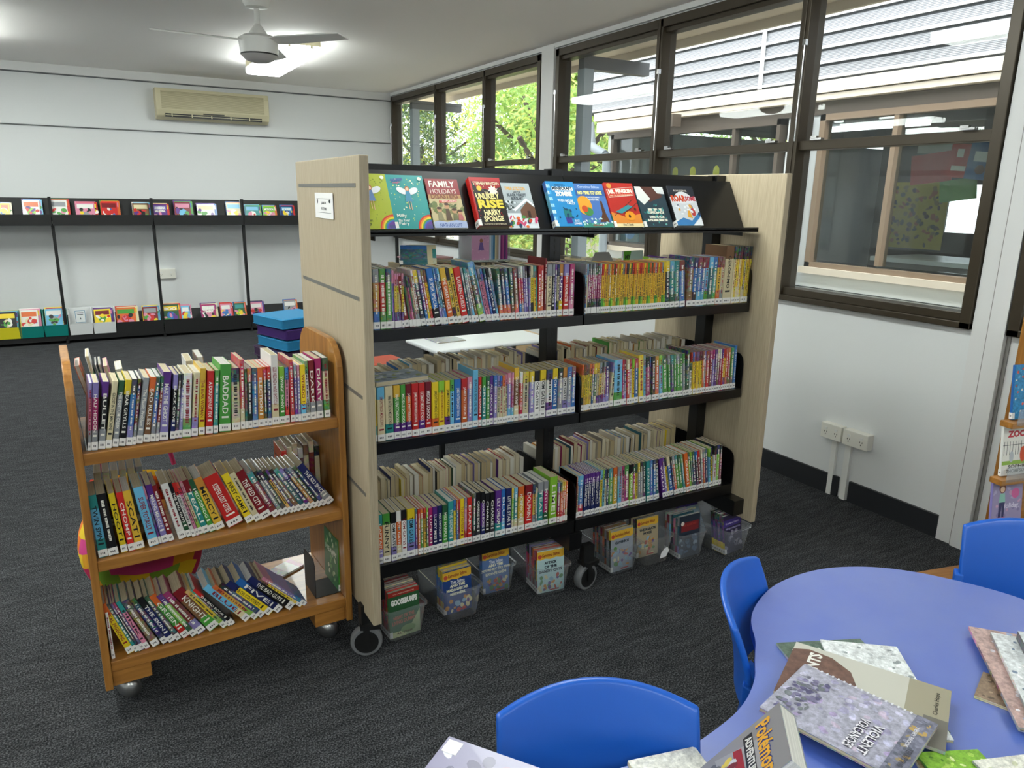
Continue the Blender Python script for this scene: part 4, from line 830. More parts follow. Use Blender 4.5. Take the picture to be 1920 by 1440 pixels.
# ---------------------------------------------------------------- things on top of the upper book rows
def stack_flat(x, y, z, items, ang, group, labels):
    zz = z
    for i, (code, t, D, H) in enumerate(items):
        bk = make_book('paperback', t, D, H, code, scribble=False)
        a = R_(ang+rnd.uniform(-6, 6)); ey = Vector((math.cos(a), math.sin(a), 0)); ez = Vector((-math.sin(a), math.cos(a), 0))
        frame(bk, (x, y, zz), ey, ez); zz += t+.0003
        tag(bk, labels[i], 'book', group)
stack_flat(1.10, 2.60, 1.343, [('wew', .005, .13, .18), ('ccw', .004, .13, .18), ('wne', .006, .13, .19), ('new', .005, .13, .18)], 8, 'thin books lying on the far row', 
    ['thin white book at the bottom of the flat stack above the upper shelf', 'thin cream book second from the bottom of that flat stack', 'thin white and pink book second from top of the flat stack above the books', 'thin pink book on top of the flat stack above the upper shelf'])
for i, (dx, code, lab) in enumerate(((0, 'TbT', 'blue-grey book leaning on the far row at the left end'), (.02, 'ccc', 'cream book behind the leaning blue-grey book'), (.035, 'tcc', 'teal and cream book, last of the three leaning at the left end'))):
    bk = make_book('paperback', .010, .10, .12, code, scribble=False)
    frame(bk, (.985+dx*1.3, 2.57+dx*.6, 1.338), (.93, -.36, 0), (-.05, .85, .48)); tag(bk, lab, 'book', 'small books leaning on the far row')
t = thing('book_display_case', 'clear plastic case of pink and purple small books standing above the upper row', 'book box', (1.29, 2.60, 1.344))
A = Art(lambda u, v, h: (u, -h, v))
A.rect(0, .008, .078, .130, '#d59abf'); A.speck(24, .004, .01, .074, .12, ['#f0c8dc', '#b86aa0', '#e8b0d0'], .003, 2); A.poly([(.03, .045), (.055, .045), (.048, .075), (.037, .075)], '#6a4a9a'); A.ell(.042, .082, .007, .008, '#a0603c'); A.text('BALLET', .012, .104, .05, .009, '#8a3a7a'); 
obj('front_book', MB().box(0, .078, .0, .10, .008, .130), mat('pink_card', '#d59abf', .4), t); obj('cover_print', A.mb, V_print, t)
b = MB(); cs = ['#c9d6de', '#8fb8d8', '#3f7fa8', '#d9cda4', '#b8a890', '#e0d8e4', '#8a2f7a', '#b0508a', '#5a2f6a', '#a84a94']
for i, c in enumerate(cs): b.box(.080+i*.0082, .0875+i*.0082, .002, .10, .008, .126, lin(c))
obj('boxed_books', b, V_matte, t)
obj('case', MB().box(-.006, .168, -.006, .106, 0, .007).box(-.006, -.003, -.006, .106, 0, .10).box(.165, .168, -.006, .106, 0, .10).box(-.006, .168, .104, .106, 0, .13), M_bin, t)
bk = make_book('paperback', .012, .13, .2, 'lww', scribble=False); A = Art(lambda u, v, h: (.012+h, u, v)); A.rect(0, 0, .13, .2, '#b9cfc4'); A.poly([(0, .2), (.05, .2), (.04, .16), (0, .15)], '#5fae2f'); A.text('MY', .01, .165, .035, .02, '#22301c', bold=.03); obj('cover_print', A.mb, V_print, bk)
frame(bk, (2.02, 2.60, 1.172), (.97, .2, 0), (0, 0, 1)); tag(bk, 'pale green book with MY on the cover, standing behind the blue books', 'book')
t = thing('bookend', 'grey rounded bookend behind the yellow series on the upper shelf', 'bookend', (1.86, 2.60, 1.165))
obj('plate', MB().prism([(0, 0), (0, .20), (.02, .235), (.09, .235), (.115, .20), (.115, 0)][::-1], -.001, .001, 'y', T=Matrix(((0, 0, 1, 0), (0, 1, 0, 0), (1, 0, 0, 0), (0, 0, 0, 1))) @ Matrix(((0, 0, 1, 0), (0, 1, 0, 0), (1, 0, 0, 0), (0, 0, 0, 1)))) if 0 else MB().add([(0,0,0),(.115,0,0),(.115,0,.17),(.09,0,.205),(.02,0,.205),(0,0,.17),(0,.002,0),(.115,.002,0),(.115,.002,.17),(.09,.002,.205),(.02,.002,.205),(0,.002,.17)],
    [(0,1,2,3,4,5),(11,10,9,8,7,6)]+[(i,i+6,(i+1)%6+6,(i+1)%6) for i in range(6)]), mat('grey_bookend', '#8b8986', .4), t)
# book lying on the tops of the middle row, and a maroon face-up book leaning out of the upper row
def art_sketch(A, W, H):
    A.rect(0, 0, W, H, '#8fa0b4'); A.speck(46, .006, .006, W-.006, H-.006, ['#5d6e86', '#b4c0cc', '#465870', '#8c9a58', '#d3dae0'], .016, 12)
bk = cover_book('paperback', .016, .13, .198, 'eee', art_sketch); frame(bk, (.895, 2.37, .972), (-.12, -.99, .0), (.99, -.12, -.0)); 
frame(bk, (.770, 2.415, .9725), (.10, -.99, 0), (.99, .10, 0)); tag(bk, 'blue-grey book lying flat across the tops of the middle row', 'book')
# ---------------------------------------------------------------- wooden trolley
tr = thing('book_trolley', 'golden oak book trolley with rounded ends and three shelves', 'book trolley', (-.10, 2.305, 0), TYAW)
LT, DT = .79, .42
arch = [(0, .10), (0, 1.02)]
for i in range(1, 9):
    a = PI - i*PI/2/8; arch.append((.10+.10*math.cos(a), 1.02+.105*math.sin(a)))
arch += [(DT-.10, 1.125)]
for i in range(1, 9):
    a = PI/2 - i*PI/2/8; arch.append((DT-.10+.10*math.cos(a), 1.02+.105*math.sin(a)))
arch += [(DT, .10)]
for x in (0, LT-.022): obj('end_panel', MB().prism(arch, x, x+.022, 'x'), M_woodv, tr, bevel=.003)
for z in (.865, .53, .19):
    obj('shelf', MB().box(.022, LT-.022, .008, DT-.008, z-.035, z), M_wood, tr, bevel=.002)
for x in (.022, LT-.132):
    obj('foot_block', MB().box(x, x+.11, .02, DT-.02, .098, .155), M_wood, tr, bevel=.002)
for x in (.06, LT-.075):
    for y in (.09, DT-.08):
        c_ = obj('caster', MB().tube((x, y, .07), (x, y, .099), .012).box(x-.025, x+.025, y-.02, y+.02, .088, .098), M_steel, tr)
        T = Matrix.Translation((x+.006, y, .043)) @ Matrix.Rotation(R_(25), 4, 'Z') @ Matrix.Rotation(PI/2-.4, 4, 'Y')
        obj('ball_wheel', MB().lathe([(0, -.034)]+[(.042*math.cos(a), .034*math.sin(a)) for a in [R_(-80+10*i) for i in range(17)]]+[(0, .034)], 28, T=T), M_steel, c_, smooth=True)
# metal bookends
t = thing('bookend', 'grey sheet bookend at the left end of the trolley top shelf', 'bookend', (-.07, 2.345, .866), TYAW)
obj('upright', MB().box(.0, .0015, 0, .13, 0, .20, T=Matrix.Rotation(R_(-4), 4, 'Y')).box(0, .12, .0, .13, -.0005, .0008), M_steel, t)
t = thing('bookend', 'black bookend standing on the trolley bottom shelf', 'bookend', (.572, 2.39, .1905), TYAW)
obj('upright', MB().prism([(0, 0), (0, .13), (.012, .15), (.11, .15), (.125, .13), (.125, 0)], 0, .002, 'x').box(0, .095, .0, .125, 0, .0015), M_blacksoft, t)
def art_green(A, W, H):
    A.rect(0, 0, W, H, '#3f8048'); A.speck(30, .01, .01, W-.01, H-.01, ['#7ab868', '#2c5f36', '#d8e2c0', '#b0c890'], .014, 5); A.text('HEART', .015, H*.6, W-.03, .02, '#e8f0dc', bold=.03)
bk = make_book('paperback', .012, .15, .20, 'ggg', scribble=False)
A = Art(lambda u, v, h: (-h, .15-u, v)); art_green(A, .15, .20); obj('cover_print', A.mb, V_print, bk)
frame(bk, (.658, 2.40, .1905), (-.05, 1, 0), (.02, 0, 1)); tag(bk, 'green book standing against the right end of the trolley bottom shelf', 'book')
bk = make_book('paperback', .008, .08, .11, 'wne', scribble=False); frame(bk, (.46, 2.66, .191), (.5, -.86, 0), (.86, .5, 0)); tag(bk, 'small white and pink book lying behind the leaning books on the trolley bottom shelf', 'book')
# second row at the back of the trolley
back = [(-.055, .014, .21, 'Noc', 12, .865, 'brown and orange book in the back row at the left end of the trolley'), (-.03, .010, .235, 'gwg', 9, .865, 'tall green and white book in the back row of the trolley top shelf'),
        (-.012, .006, .205, 'wkw', 9, .865, 'white book behind the magenta ones, second row of the trolley top'), (-.002, .006, .205, 'wen', 9, .865, 'white and grey book, third in the trolley back row'),
        (.010, .012, .2, 'cnw', 9, .865, 'cream and pink book, fourth in the trolley back row'), (.03, .02, .185, 'ccN', 6, .865, 'thick cream book in the trolley back row'),
        (.215, .022, .19, 'kwe', 0, .865, 'white-edged dark book in the back row at the trolley centre'), (.25, .02, .2, 'cNc', 0, .865, 'cream and brown book in the back row at the trolley centre')]
for x, t_, h, code, ln, z, lab in back:
    bk = make_book('paperback', t_, .13, h, code, scribble=False)
    m = Matrix.Rotation(PI, 4, 'Z') @ Matrix.Rotation(R_(ln), 4, 'Y'); m.translation = Vector((x+t_+.02, 2.70, z+.0005)); bk.matrix_world = m
    tag(bk, lab, 'book', 'back row on the trolley top shelf')
for i in range(7):
    t_ = .018; bk = make_book('paperback', t_, .13, .17+.01*(i % 3), ['oro', 'kck', 'NcN', 'EwE', 'cNc', 'RcR', 'ckc'][i], 'ROALD DAHL' if 0 else '', scribble=False)
    if i == 0:
        A = Art(lambda u, v, h: (-h, .13-u, v)); A.rect(0, 0, .13, .17, '#d9632a'); A.text('MARY', .012, .12, .07, .012, '#3a1c10', bold=.03); A.text('BAT', .02, .09, .09, .026, '#1c1414', bold=.05); obj('cover_print', A.mb, V_print, bk)
    m = Matrix.Identity(4); m.translation = Vector((.52+i*.0195, 2.565, .5305)); bk.matrix_world = m
    tag(bk, ['orange book with dark lettering, left end of the back row on the trolley middle shelf', 'black book beside the orange one in the trolley middle back row', 'brown book third in the trolley middle back row', 'charcoal book fourth in the trolley middle back row',
             'cream book fifth in the trolley middle back row', 'dark red book sixth in the trolley middle back row', 'cream and black book at the right end of the trolley middle back row'][i], 'book', 'back row on the trolley middle shelf')
for i in range(6):
    bk = make_book('paperback', .02, .12, .19, ['NcN', 'kck', 'ccc', 'TcT', 'ece', 'cec'][i], scribble=False)
    m = Matrix.Identity(4); m.translation = Vector((-.065+i*.024, 2.56, .5305)); bk.matrix_world = m
    tag(bk, ['brown book at the left end of the trolley middle back row', 'black book, second in the left back row of the middle shelf', 'cream book, third in the left back row of the middle shelf', 'dark teal book, fourth in the left back row of the middle shelf', 'grey book, fifth in the left back row of the middle shelf', 'cream and grey book, sixth in the left back row of the middle shelf'][i], 'book', 'left back row on the trolley middle shelf')
# fruit-print bag hanging behind the trolley
t = thing('tote_bag', 'bright fruit-print cloth bag with watermelon hanging behind the trolley', 'bag', (.065, 2.80, .20))
rb = random.Random(3); fcols = [lin(c) for c in ('#e8c62c', '#d8432c', '#e87a2c', '#d8478c', '#7fae3a', '#e8a62c', '#c22c5c')]
def bagf(u, v):
    a = 2*PI*u; s = (1-.06*math.sin(3*a+4*v))*(.72+.34*math.sin(PI*min(1, v*1.05+.08))) if v < 1 else .8
    return (.19*s*math.copysign(abs(math.cos(a))**.7, math.cos(a)), .055*s*math.copysign(abs(math.sin(a))**.7, math.sin(a)), .40*v+.01*math.sin(5*a))
mb = MB(); nu, nv = 40, 22
vs = [bagf(i/nu, j/nv) for j in range(nv+1) for i in range(nu+1)]; cells = {}
k0 = 0
for j in range(nv):
    for i in range(nu):
        key_ = ((i+j//3) // 3, j // 3)
        if key_ not in cells: cells[key_] = rb.choice(fcols)
        a = j*(nu+1)+i; mb.add([vs[a], vs[a+1], vs[a+nu+2], vs[a+nu+1]], [(0, 1, 2, 3)], cells[key_])
mb.add([vs[i] for i in range(nu)], [tuple(range(nu))], fcols[0])
obj('bag_body', mb, V_fabric, t, smooth=True, auto=80)
A = Art(lambda u, v, h: (u, -.062-h*3, v)); 
for r_, c_ in ((.105, '#1f3a22'), (.099, '#7fae3a'), (.092, '#e9e4b8'), (.087, '#d03426')): A.arc(.09, .36, 0, r_, PI, 2*PI, c_, 24)
for i in range(7): A.ell(.04+i*.023, .37, .003, .006, '#1b1410', n=6)
for i in range(11): A.ell(-.16+i*.018, .34-.04*math.sin(i*.3), .008, .006, '#181818' if i % 2 else '#efe9dc', n=8)
obj('watermelon_print', A.mb, V_fabric, t)
obj('handle', MB().path([(-.12, 0, .43), (-.10, -.02, .60), (-.04, -.03, .68), (.04, -.03, .68), (.09, -.02, .60), (.12, 0, .43)], .008), mat('pink_strap', '#d8478c', .7), t)
# ---------------------------------------------------------------- clear bins of books on the floor
def bin_(x, y, yaw, label):
    t = thing('storage_bin', label, 'storage bin', (x, y, 0), R_(yaw), 'clear book bins under the bookcase')
    wb, wt, L, H = .130, .155, .26, .135
    def ring(w_, y0, y1, z, r=.018, n=4):
        pts = []
        for cx, cy, a0 in ((w_/2-r, y1-r, 0), (-w_/2+r, y1-r, 90), (-w_/2+r, y0+r, 180), (w_/2-r, y0+r, 270)):
            for i in range(n+1): a = R_(a0+90*i/n); pts.append((cx+r*math.cos(a), cy+r*math.sin(a), z))
        return pts
    cx = wb/2
    rings = [ring(wb-.01, .006, L-.006, 0), ring(wb, 0, L, .006), ring(wt, -.012, L+.012, H-.012), ring(wt+.012, -.018, L+.018, H-.010), ring(wt+.012, -.018, L+.018, H), ring(wt+.004, -.014, L+.014, H)]
    mb = MB(); n = len(rings[0]); vs = [(p[0]+cx, p[1], p[2]) for r in rings for p in r]
    fs = [tuple(range(n))[::-1]] + [(j*n+i, j*n+(i+1) % n, (j+1)*n+(i+1) % n, (j+1)*n+i) for j in range(len(rings)-1) for i in range(n)]
    mb.add(vs, fs); obj('tub', mb, M_bin, t, smooth=True, auto=50)
    return t
def art_goose(A, W, H):
    A.rect(0, 0, W, H, '#2b5a34'); A.rect(0, H*.90, W, H, '#a32a24'); A.rect(0, 0, W, H*.12, '#cfd29a'); A.poly([(W*.5, 0), (W, 0), (W, H*.5)], '#a9b888')
    A.text('GOOSEBUMPS', .010, H*.70, W-.018, .024, '#f4f3ec', bold=.07); A.text('NOW A MAJOR MOTION PICTURE', .02, H*.93, W-.04, .005, '#f0d8c0')
    A.text('NIGHT OF THE', .018, H*.38, W-.04, .015, '#b8604a', rot=.06, bold=.04); A.text('LIVING DUMMY', .012, H*.27, W-.028, .016, '#b8604a', rot=.06, bold=.04); A.ell(W*.6, H*.14, .03, .016, '#7f9a5c'); A.text('R.L. STINE', .03, .010, .06, .008, '#5c1c1c', bold=.03)
def art_stilton(head, sub, lines, base, seed):
    def f(A, W, H):
        A.rect(0, 0, W, H, base); rr_ = random.Random(seed)
        A.poly([(0, H*.80), (W*.12, H*.775), (W*.3, H*.80), (W*.5, H*.77), (W*.7, H*.80), (W*.88, H*.775), (W, H*.80), (W, H*.975), (0, H*.975)], '#e5b53a'); A.ell(W*.10, H*.86, .009, .009, '#c9503a')
        A.text(head, W*.18, H*.83, W*.66, .015, '#8e2a1c', rot=.03, bold=.03)
        if sub: A.text(sub, W*.26, H*.68, W*.5, .014, '#eef0f4')
        z = .60 if sub else .66
        for l in lines: A.text(l, W*.5-len(l)*.0048, H*z, len(l)*.0096, .0125, '#f0ecd0' if base[1] in '0123456' else '#22303a', bold=.06); z -= .095
        A.speck(22, .01, .01, W-.01, H*max(.1, z), ['#c98a3c', '#b84a34', '#5a8a4c', '#8fb0c8', '#e0d0a0', '#6a4a8a'], .014, seed)
        A.rect(W*.45, H*.03, W*.8, H*.06, '#b83a34')
    return f
BINS = [((.808, 2.278), 4, '', 'GOOSE', art_goose, ['ggR', 'rrR', 'Rkr', 'rcr', 'GkG', 'krk', 'rRr', 'Rcr', 'rkr'], .0, 'white-topped book bin at the left end beside the big caster, green cover in front'),
        ((1.050, 2.300), 3, '', '', art_stilton('Geronimo Stilton', 'Thea Stilton', ['AND THE', 'MADAGASCAR', 'MADNESS'], '#22407f', 2), ['byY', 'bYy', 'byo', 'bTy'], .03, 'clear book bin second from the left, dark blue cover in front'),
        ((1.252, 2.398), 0, '', '', art_stilton('Geronimo Stilton', 'Thea Stilton', ['AND THE', 'JOURNEY TO THE', "LION'S DEN"], '#5d78a8', 3), ['bky', 'bkB'], .0, 'clear book bin third from the left, blue and red cover in front'),
        ((1.452, 2.300), -5, '', '', art_stilton('Geronimo Stilton', '', ['ATTACK', 'OF THE', 'BANDIT CATS'], '#b8d4d4', 4), ['yrm', 'kme', 'roR', 'mke', 'ePm', 'rke', 'mkm'], .0, 'clear book bin just left of the middle caster, pale cover in front'),
        ((1.828, 2.300), 2, '', '', art_stilton('Geronimo Stilton', '', ['CAVEMICE'], '#9aa0aa', 5), ['kyk', 'eNe', 'keo', 'oNe', 'eRe', 'kee', 'oke', 'eNk', 'rke'], .0, 'clear book bin just right of the middle caster, grey cover in front'),
        ((2.012, 2.298), 0, '', '', art_stilton('Geronimo Stilton', '', ['THE KARATE', 'MOUSE'], '#b9a888', 6), ['Nke', 'ckR', 'eck', 'Rke', 'kec'], .055, 'clear book bin with a torn white sticker, tan cover in front'),
        ((2.182, 2.262), 0, '', '', lambda A, W, H: (A.rect(0, 0, W, H, '#26303f'), A.rect(.012, H*.62, W-.008, H*.84, '#7a2226'), A.ell(.02, H*.82, .010, .010, '#d8cfc4'), A.text('THE GUARDIAN', .022, H*.74, W-.045, .011, '#b04038', rot=.04, bold=.03), A.speck(20, .01, .02, W-.01, H*.5, ['#4a6078', '#8090a0', '#34485c'], .018, 9)), ['TeP', 'eTm', 'mne', 'kTe', 'sek', 'eRe', 'Rek'], .0, 'clear book bin second from right, dark red title panel in front'),
        ((2.402, 2.190), 6, '', '', lambda A, W, H: (A.rect(0, 0, W, H, '#2a2544'), A.rect(.0, H*.70, W, H*.88, '#3f3080'), A.text('Creepella von Cacklefur', .014, H*.75, W-.03, .010, '#cdbfe6', bold=.02), A.text('MEET ME IN HORRORWOOD', .012, H*.62, W-.02, .008, '#a89fd0', bold=.03), A.speck(20, .01, .02, W-.01, H*.55, ['#5c5c74', '#8a8498', '#3c3a54'], .016, 10)), ['pky', 'Bky', 'pky', 'Bky', 'pky', 'Bky'], .0, 'clear book bin at the right end, purple leaning books')]
for bi, ((x, y), yaw, _a, _b, art, codes, y0, lab) in enumerate(BINS):
    t = bin_(x, y, yaw, lab)
    RZ = Matrix.Rotation(R_(yaw), 4, 'Z'); pos = y0+.012
    h0 = .185
    for i, code in enumerate(codes):
        th = rnd.uniform(.011, .016) if bi != 7 else .012; hh = h0+rnd.uniform(-.006, .004) + (.012 if bi in (4, 6) and i % 3 == 0 else 0)
        wd = .124
        if i == 0: bk = cover_book('chapter_book', th, wd, hh, code, art, pages=M_pagesw)
        else: bk = make_book('chapter_book', th, wd, hh, code, pages=M_pagesw, scribble=False)
        lx = .003; back_lean = R_(4 if bi < 7 else 10)
        ez = RZ @ Vector((0, math.sin(back_lean), math.cos(back_lean))); ey = RZ @ Vector((1, 0, 0))
        # thickness axis points to the viewer, so the front cover of the first book faces out
        org = Vector((x, y, .008)) + RZ @ Vector((lx, pos+th, 0)); pos += (th+.0007)/math.cos(back_lean)
        frame(bk, org, ey, ez)
        names = ['leftmost bin', 'second bin from left', 'third bin from left', 'bin left of middle caster', 'bin right of middle caster', 'bin with torn sticker', 'second bin from the right', 'rightmost bin']
        tag(bk, '%s book, %s from the front in the %s' % (cname(code), ordinal(i+1), names[bi]), 'book', 'books in the '+names[bi])
    if bi == 5:
        st = MB(); T = Matrix.Translation((.075, -.0085, .028))
        st.add([(0,0,0),(.035,0,.002),(.05,-.001,.03),(.04,-.0015,.05),(.02,-.0015,.045),(.004,-.0005,.024)], [(0,1,2,3,4,5)], T=T); obj('torn_sticker', st, M_paper, t)
t = thing('plastic_lid', 'clear plastic bin lid leaning behind the right bins under the bookcase', 'lid', (2.30, 2.44, .10), R_(-4))
obj('panel', MB().box(0, .24, 0, .17, 0, .004, T=Matrix.Rotation(R_(38), 4, 'X')), M_bin, t, bevel=.001)
bk = cover_book('paperback', .012, .125, .19, 'ppp', lambda A, W, H: (A.rect(0, 0, W, H, '#8fa6b8'), A.rect(0, H*.72, W, H*.92, '#4a3a86'), A.text('Geronimo Stilton', .02, H*.78, W-.04, .012, '#d8cfee', bold=.03), A.text('THE PHANTOM', .02, H*.62, W-.04, .010, '#e6e0a0', bold=.04), A.speck(16, .01, .02, W-.01, H*.5, ['#6a8298', '#aabac8', '#586e80'], .016, 3)))
frame(bk, (2.335, 2.40, .03), (1, -.03, 0), (0, .55, .83)); tag(bk, 'blue-grey and purple book leaning back between the two right bins', 'book')
# ---------------------------------------------------------------- blue table
TZ = .62
out = [(.727,.853),(.783,.841),(.852,.836),(.876,.834),(.944,.845),(1.012,.86),(1.07,.883),(1.133,.922),(1.169,.958),(1.205,.990),(1.238,1.019),(1.278,1.072),(1.322,1.109),(1.388,1.144),(1.471,1.175),(1.568,1.184),(1.668,1.175),(1.751,1.143),(1.82,1.10),(1.88,1.04),(1.93,.965),(1.975,.88),(1.995,.80),(2.0,.70),(1.98,.58),(1.93,.46),(1.85,.36),(1.74,.28),(1.62,.24),(1.50,.235),(1.40,.21),(1.31,.15),(1.24,.06),(1.19,-.05),(1.12,-.16),(1.02,-.25),(.90,-.30),(.77,-.30),(.62,-.28),(.47,-.22),(.34,-.11),(.25,.05),(.21,.22),(.19,.38),(.18,.52),(.20,.66),(.27,.77),(.38,.835),(.52,.86),(.64,.862)]
def smooth_loop(p, it=2):
    for _ in range(it):
        q = []
        for i in range(len(p)):
            a, c = p[i], p[(i+1) % len(p)]
            q += [(.75*a[0]+.25*c[0], .75*a[1]+.25*c[1]), (.25*a[0]+.75*c[0], .25*a[1]+.75*c[1])]
        p = q
    return p
out = smooth_loop(out)
tb = thing('activity_table', 'blue kidney-shaped activity table holding flat picture books', 'table', (1.2, .45, 0))
L_ = lambda p: (p[0]-1.2, p[1]-.45)
obj('tabletop', MB().prism([L_(p) for p in out], TZ-.003, TZ, 'z'), M_table, tb)
obj('edge_band', MB().prism([L_(p) for p in out], TZ-.026, TZ-.003, 'z'), M_tedge, tb)
for x, y in ((1.75, .85), (1.75, .5), (1.15, .62), (.32, .50), (.55, -.05), (1.0, .0)):
    l = obj('leg', MB().tube((x-1.2, y-.45, .012), (x-1.2, y-.45, TZ-.026), .016, n=14), M_steel, tb)
    obj('leg_foot', MB().tube((x-1.2, y-.45, 0), (x-1.2, y-.45, .03), .02, n=14), M_blacksoft, l)
# ---------------------------------------------------------------- blue chairs
def chair(x, y, face, label):
    """origin: floor point under the middle of the seat; local +y = the way the sitter faces"""
    t = thing('classroom_chair', label, 'chair', (x, y, 0), math.atan2(-face[0], face[1]), 'blue classroom chairs')
    SH = .36
    def back(u, v, off):
        s = 2*u-1; top = .724-.030*s*s; z0 = .475; z = z0+(top-z0)*v
        hw = .183*(1-.02*(1-v))
        yy = -.175-.055*v+.055*s*s + .012*math.sin(PI*v)
        nx, ny = .45*s, -1.0
        n = math.hypot(nx, ny)
        return (s*hw+off*nx/n*-1*-1, yy+off*ny/n, z)
    nu, nv = 28, 12; vs = []; 
    for off in (0, .016):
        vs += [back(i/nu, j/nv, off) for j in range(nv+1) for i in range(nu+1)]
    N = (nu+1)*(nv+1); f = []
    for j in range(nv):
        for i in range(nu):
            a = j*(nu+1)+i; f += [(a, a+1, a+nu+2, a+nu+1), (N+a+nu+1, N+a+nu+2, N+a+1, N+a)]
    for i in range(nu): f += [(i+1, i, N+i, N+i+1), (nv*(nu+1)+i, nv*(nu+1)+i+1, N+nv*(nu+1)+i+1, N+nv*(nu+1)+i)]
    for j in range(nv): a = j*(nu+1); f += [(a, a+nu+1, N+a+nu+1, N+a), (a+nu+nu+1, a+nu, N+a+nu, N+a+nu+nu+1)]
    o = obj('backrest', MB().add(vs, f), M_blue, t, smooth=True, auto=50); b = o.modifiers.new('b', 'BEVEL'); b.width = .006; b.segments = 3; b.limit_method = 'ANGLE'
    o.modifiers.move(1, 0)
    def seat(u, v):
        s = 2*u-1; yy = -.17+.36*v; return (s*(.185-.03*(1-v)), yy, SH-.018*(1-s*s)*math.sin(PI*min(1, v*1.1))-.03*max(0, v-.8)**1.0+(.05*max(0, .18-v)/.18))
    nu2, nv2 = 20, 20; vs = [seat(i/nu2, j/nv2) for j in range(nv2+1) for i in range(nu2+1)]; N = len(vs); vs += [(a_, b_, c_-.008) for a_, b_, c_ in vs]; f = []
    for j in range(nv2):
        for i in range(nu2): a = j*(nu2+1)+i; f += [(a, a+1, a+nu2+2, a+nu2+1), (N+a+nu2+1, N+a+nu2+2, N+a+1, N+a)]
    for i in range(nu2): f += [(i+1, i, N+i, N+i+1), (nv2*(nu2+1)+i, nv2*(nu2+1)+i+1, N+nv2*(nu2+1)+i+1, N+nv2*(nu2+1)+i)]
    for j in range(nv2): a = j*(nu2+1); f += [(a, a+nu2+1, N+a+nu2+1, N+a), (a+nu2+nu2+1, a+nu2, N+a+nu2, N+a+nu2+nu2+1)]
    obj('seat', MB().add(vs, f), M_blue, t, smooth=True, auto=50)
    for s in (-1, 1):
        # side upright sweeping from the backrest down to the seat
        pts = [(-.13, .56), (-.155, .57), (-.150, .45), (-.10, .35), (.02, .325), (.10, .33), (.10, .352), (.02, .352), (-.06, .385), (-.10, .45)]
        br = obj('side_bracket', MB().prism(pts, s*.172, s*.196, 'x'), M_blue, t, bevel=.004, seg=3)
        obj('bolt_cap', MB().tube((s*.1955, -.128, .50), (s*.1975, -.128, .50), .009, n=14), mat('red_cap', '#b02a2a', .4), br)
        obj('leg', MB().path([(s*.165, .12, .345), (s*.185, .165, .012)], .0105).tube((s*.185, .165, 0), (s*.185, .165, .03), .014), M_steel, t)
        obj('leg', MB().path([(s*.165, -.10, .345), (s*.185, -.20, .012)], .0105).tube((s*.185, -.20, 0), (s*.185, -.20, .03), .014), M_steel, t)
    obj('seat_frame', MB().path([(-.165, .12, .338), (.165, .12, .338)], .009).path([(-.165, -.10, .338), (.165, -.10, .338)], .009).path([(-.165, -.10, .338), (-.165, .12, .338)], .009).path([(.165, -.10, .338), (.165, .12, .338)], .009), M_steel, t)
    return t
def chair_at(cx, cy, fx, fy, label):
    """backrest top centre at (cx, cy), facing (fx, fy)"""
    n = math.hypot(fx, fy); fx /= n; fy /= n
    chair(cx+fx*.225, cy+fy*.225, (fx, fy), label)
chair_at(.735, .955, -.42, -.9, 'blue plastic chair at the bottom of the photo, backrest facing the camera')
chair_at(1.262, 1.135, .58, -.81, 'blue plastic chair seen from the side at the left end of the blue table')
chair_at(2.275, .945, -.80, -.60, 'blue plastic chair at the right edge beyond the blue table')
# ---------------------------------------------------------------- books on the table
def flat(name, BL, TL, BR, z, t, code, art, label, hard=False):
    BL, TL, BR = Vector((*BL, 0)), Vector((*TL, 0)), Vector((*BR, 0))
    H = (TL-BL).length; W = (BR-BL).length
    bk = cover_book(name, t, W, H, code, art, hard=hard, spinelabel=False); frame(bk, (BL.x, BL.y, z), BR-BL, TL-BL)
    tag(bk, label, 'book'); return bk
def art_volcano(A, W, H):
    A.photo(0, 0, W, H, '#a9a8b8'); A.speck(90, .01, .01, W-.01, H*.98, [(.48, .48, .62, .2), (.36, .34, .5, .2), (.58, .56, .7, .2), (.42, .34, .55, .2), (.52, .44, .55, .2)], .011, 21)
    A.speck(70, W*.2, H*.05, W*.85, H*.28, [(.15, .15, .2, .2), (.22, .2, .33, .2), (.17, .19, .2, .2), (.11, .1, .2, .2)], .009, 22)
    A.photo(0, H*.86, W, H, '#77788a'); A.speck(40, .005, H*.87, W-.005, H*.99, ['#9a8a6a', '#5c5f6c', '#b89a5c', '#8c8ca0'], .007, 24)
    for k, (tx, v) in enumerate((('VIOLENT', .68), ('VOLCANOES', .585))): A.text(tx, W*.43, H*v, W*.5, .018, '#3c3b48', bold=.10); A.text(tx, W*.43, H*v, W*.5, .018, '#e6e4ea', bold=.02)
    A.text('HENRY BROOK', W*.2, H*.90, W*.35, .007, '#d9d8e0'); A.text('Usborne Young Reading'[0:0] or 'TERRIFYING', W*.55, H*.93, W*.3, .010, '#4c4d58')
    for i in range(16): A.rect(.001, H*.14+i*H*.045, .008, H*.155+i*H*.045, '#dfe0e6'); A.n -= 1
def art_charles(A, W, H):
    A.rect(0, 0, W, H, '#c3c1b6'); A.rect(0, 0, W, H*.25, '#9d9681'); A.rect(0, 0, W*.45, H*.14, '#6e6a62')
    A.poly([(0, H), (W*.85, H), (W*.93, H*.9), (W*.9, H*.74), (W*.75, H*.60), (W*.45, H*.52), (W*.2, H*.5), (0, H*.52)], (.16, .085, .065, .3))
    A.text('ELEPHANTS', W*.05, H*.80, W*.84, .026, '#e9e7e0', bold=.04); A.text('Charles Hope', W*.50, H*.055, W*.38, .011, '#2c2a26', bold=.01)
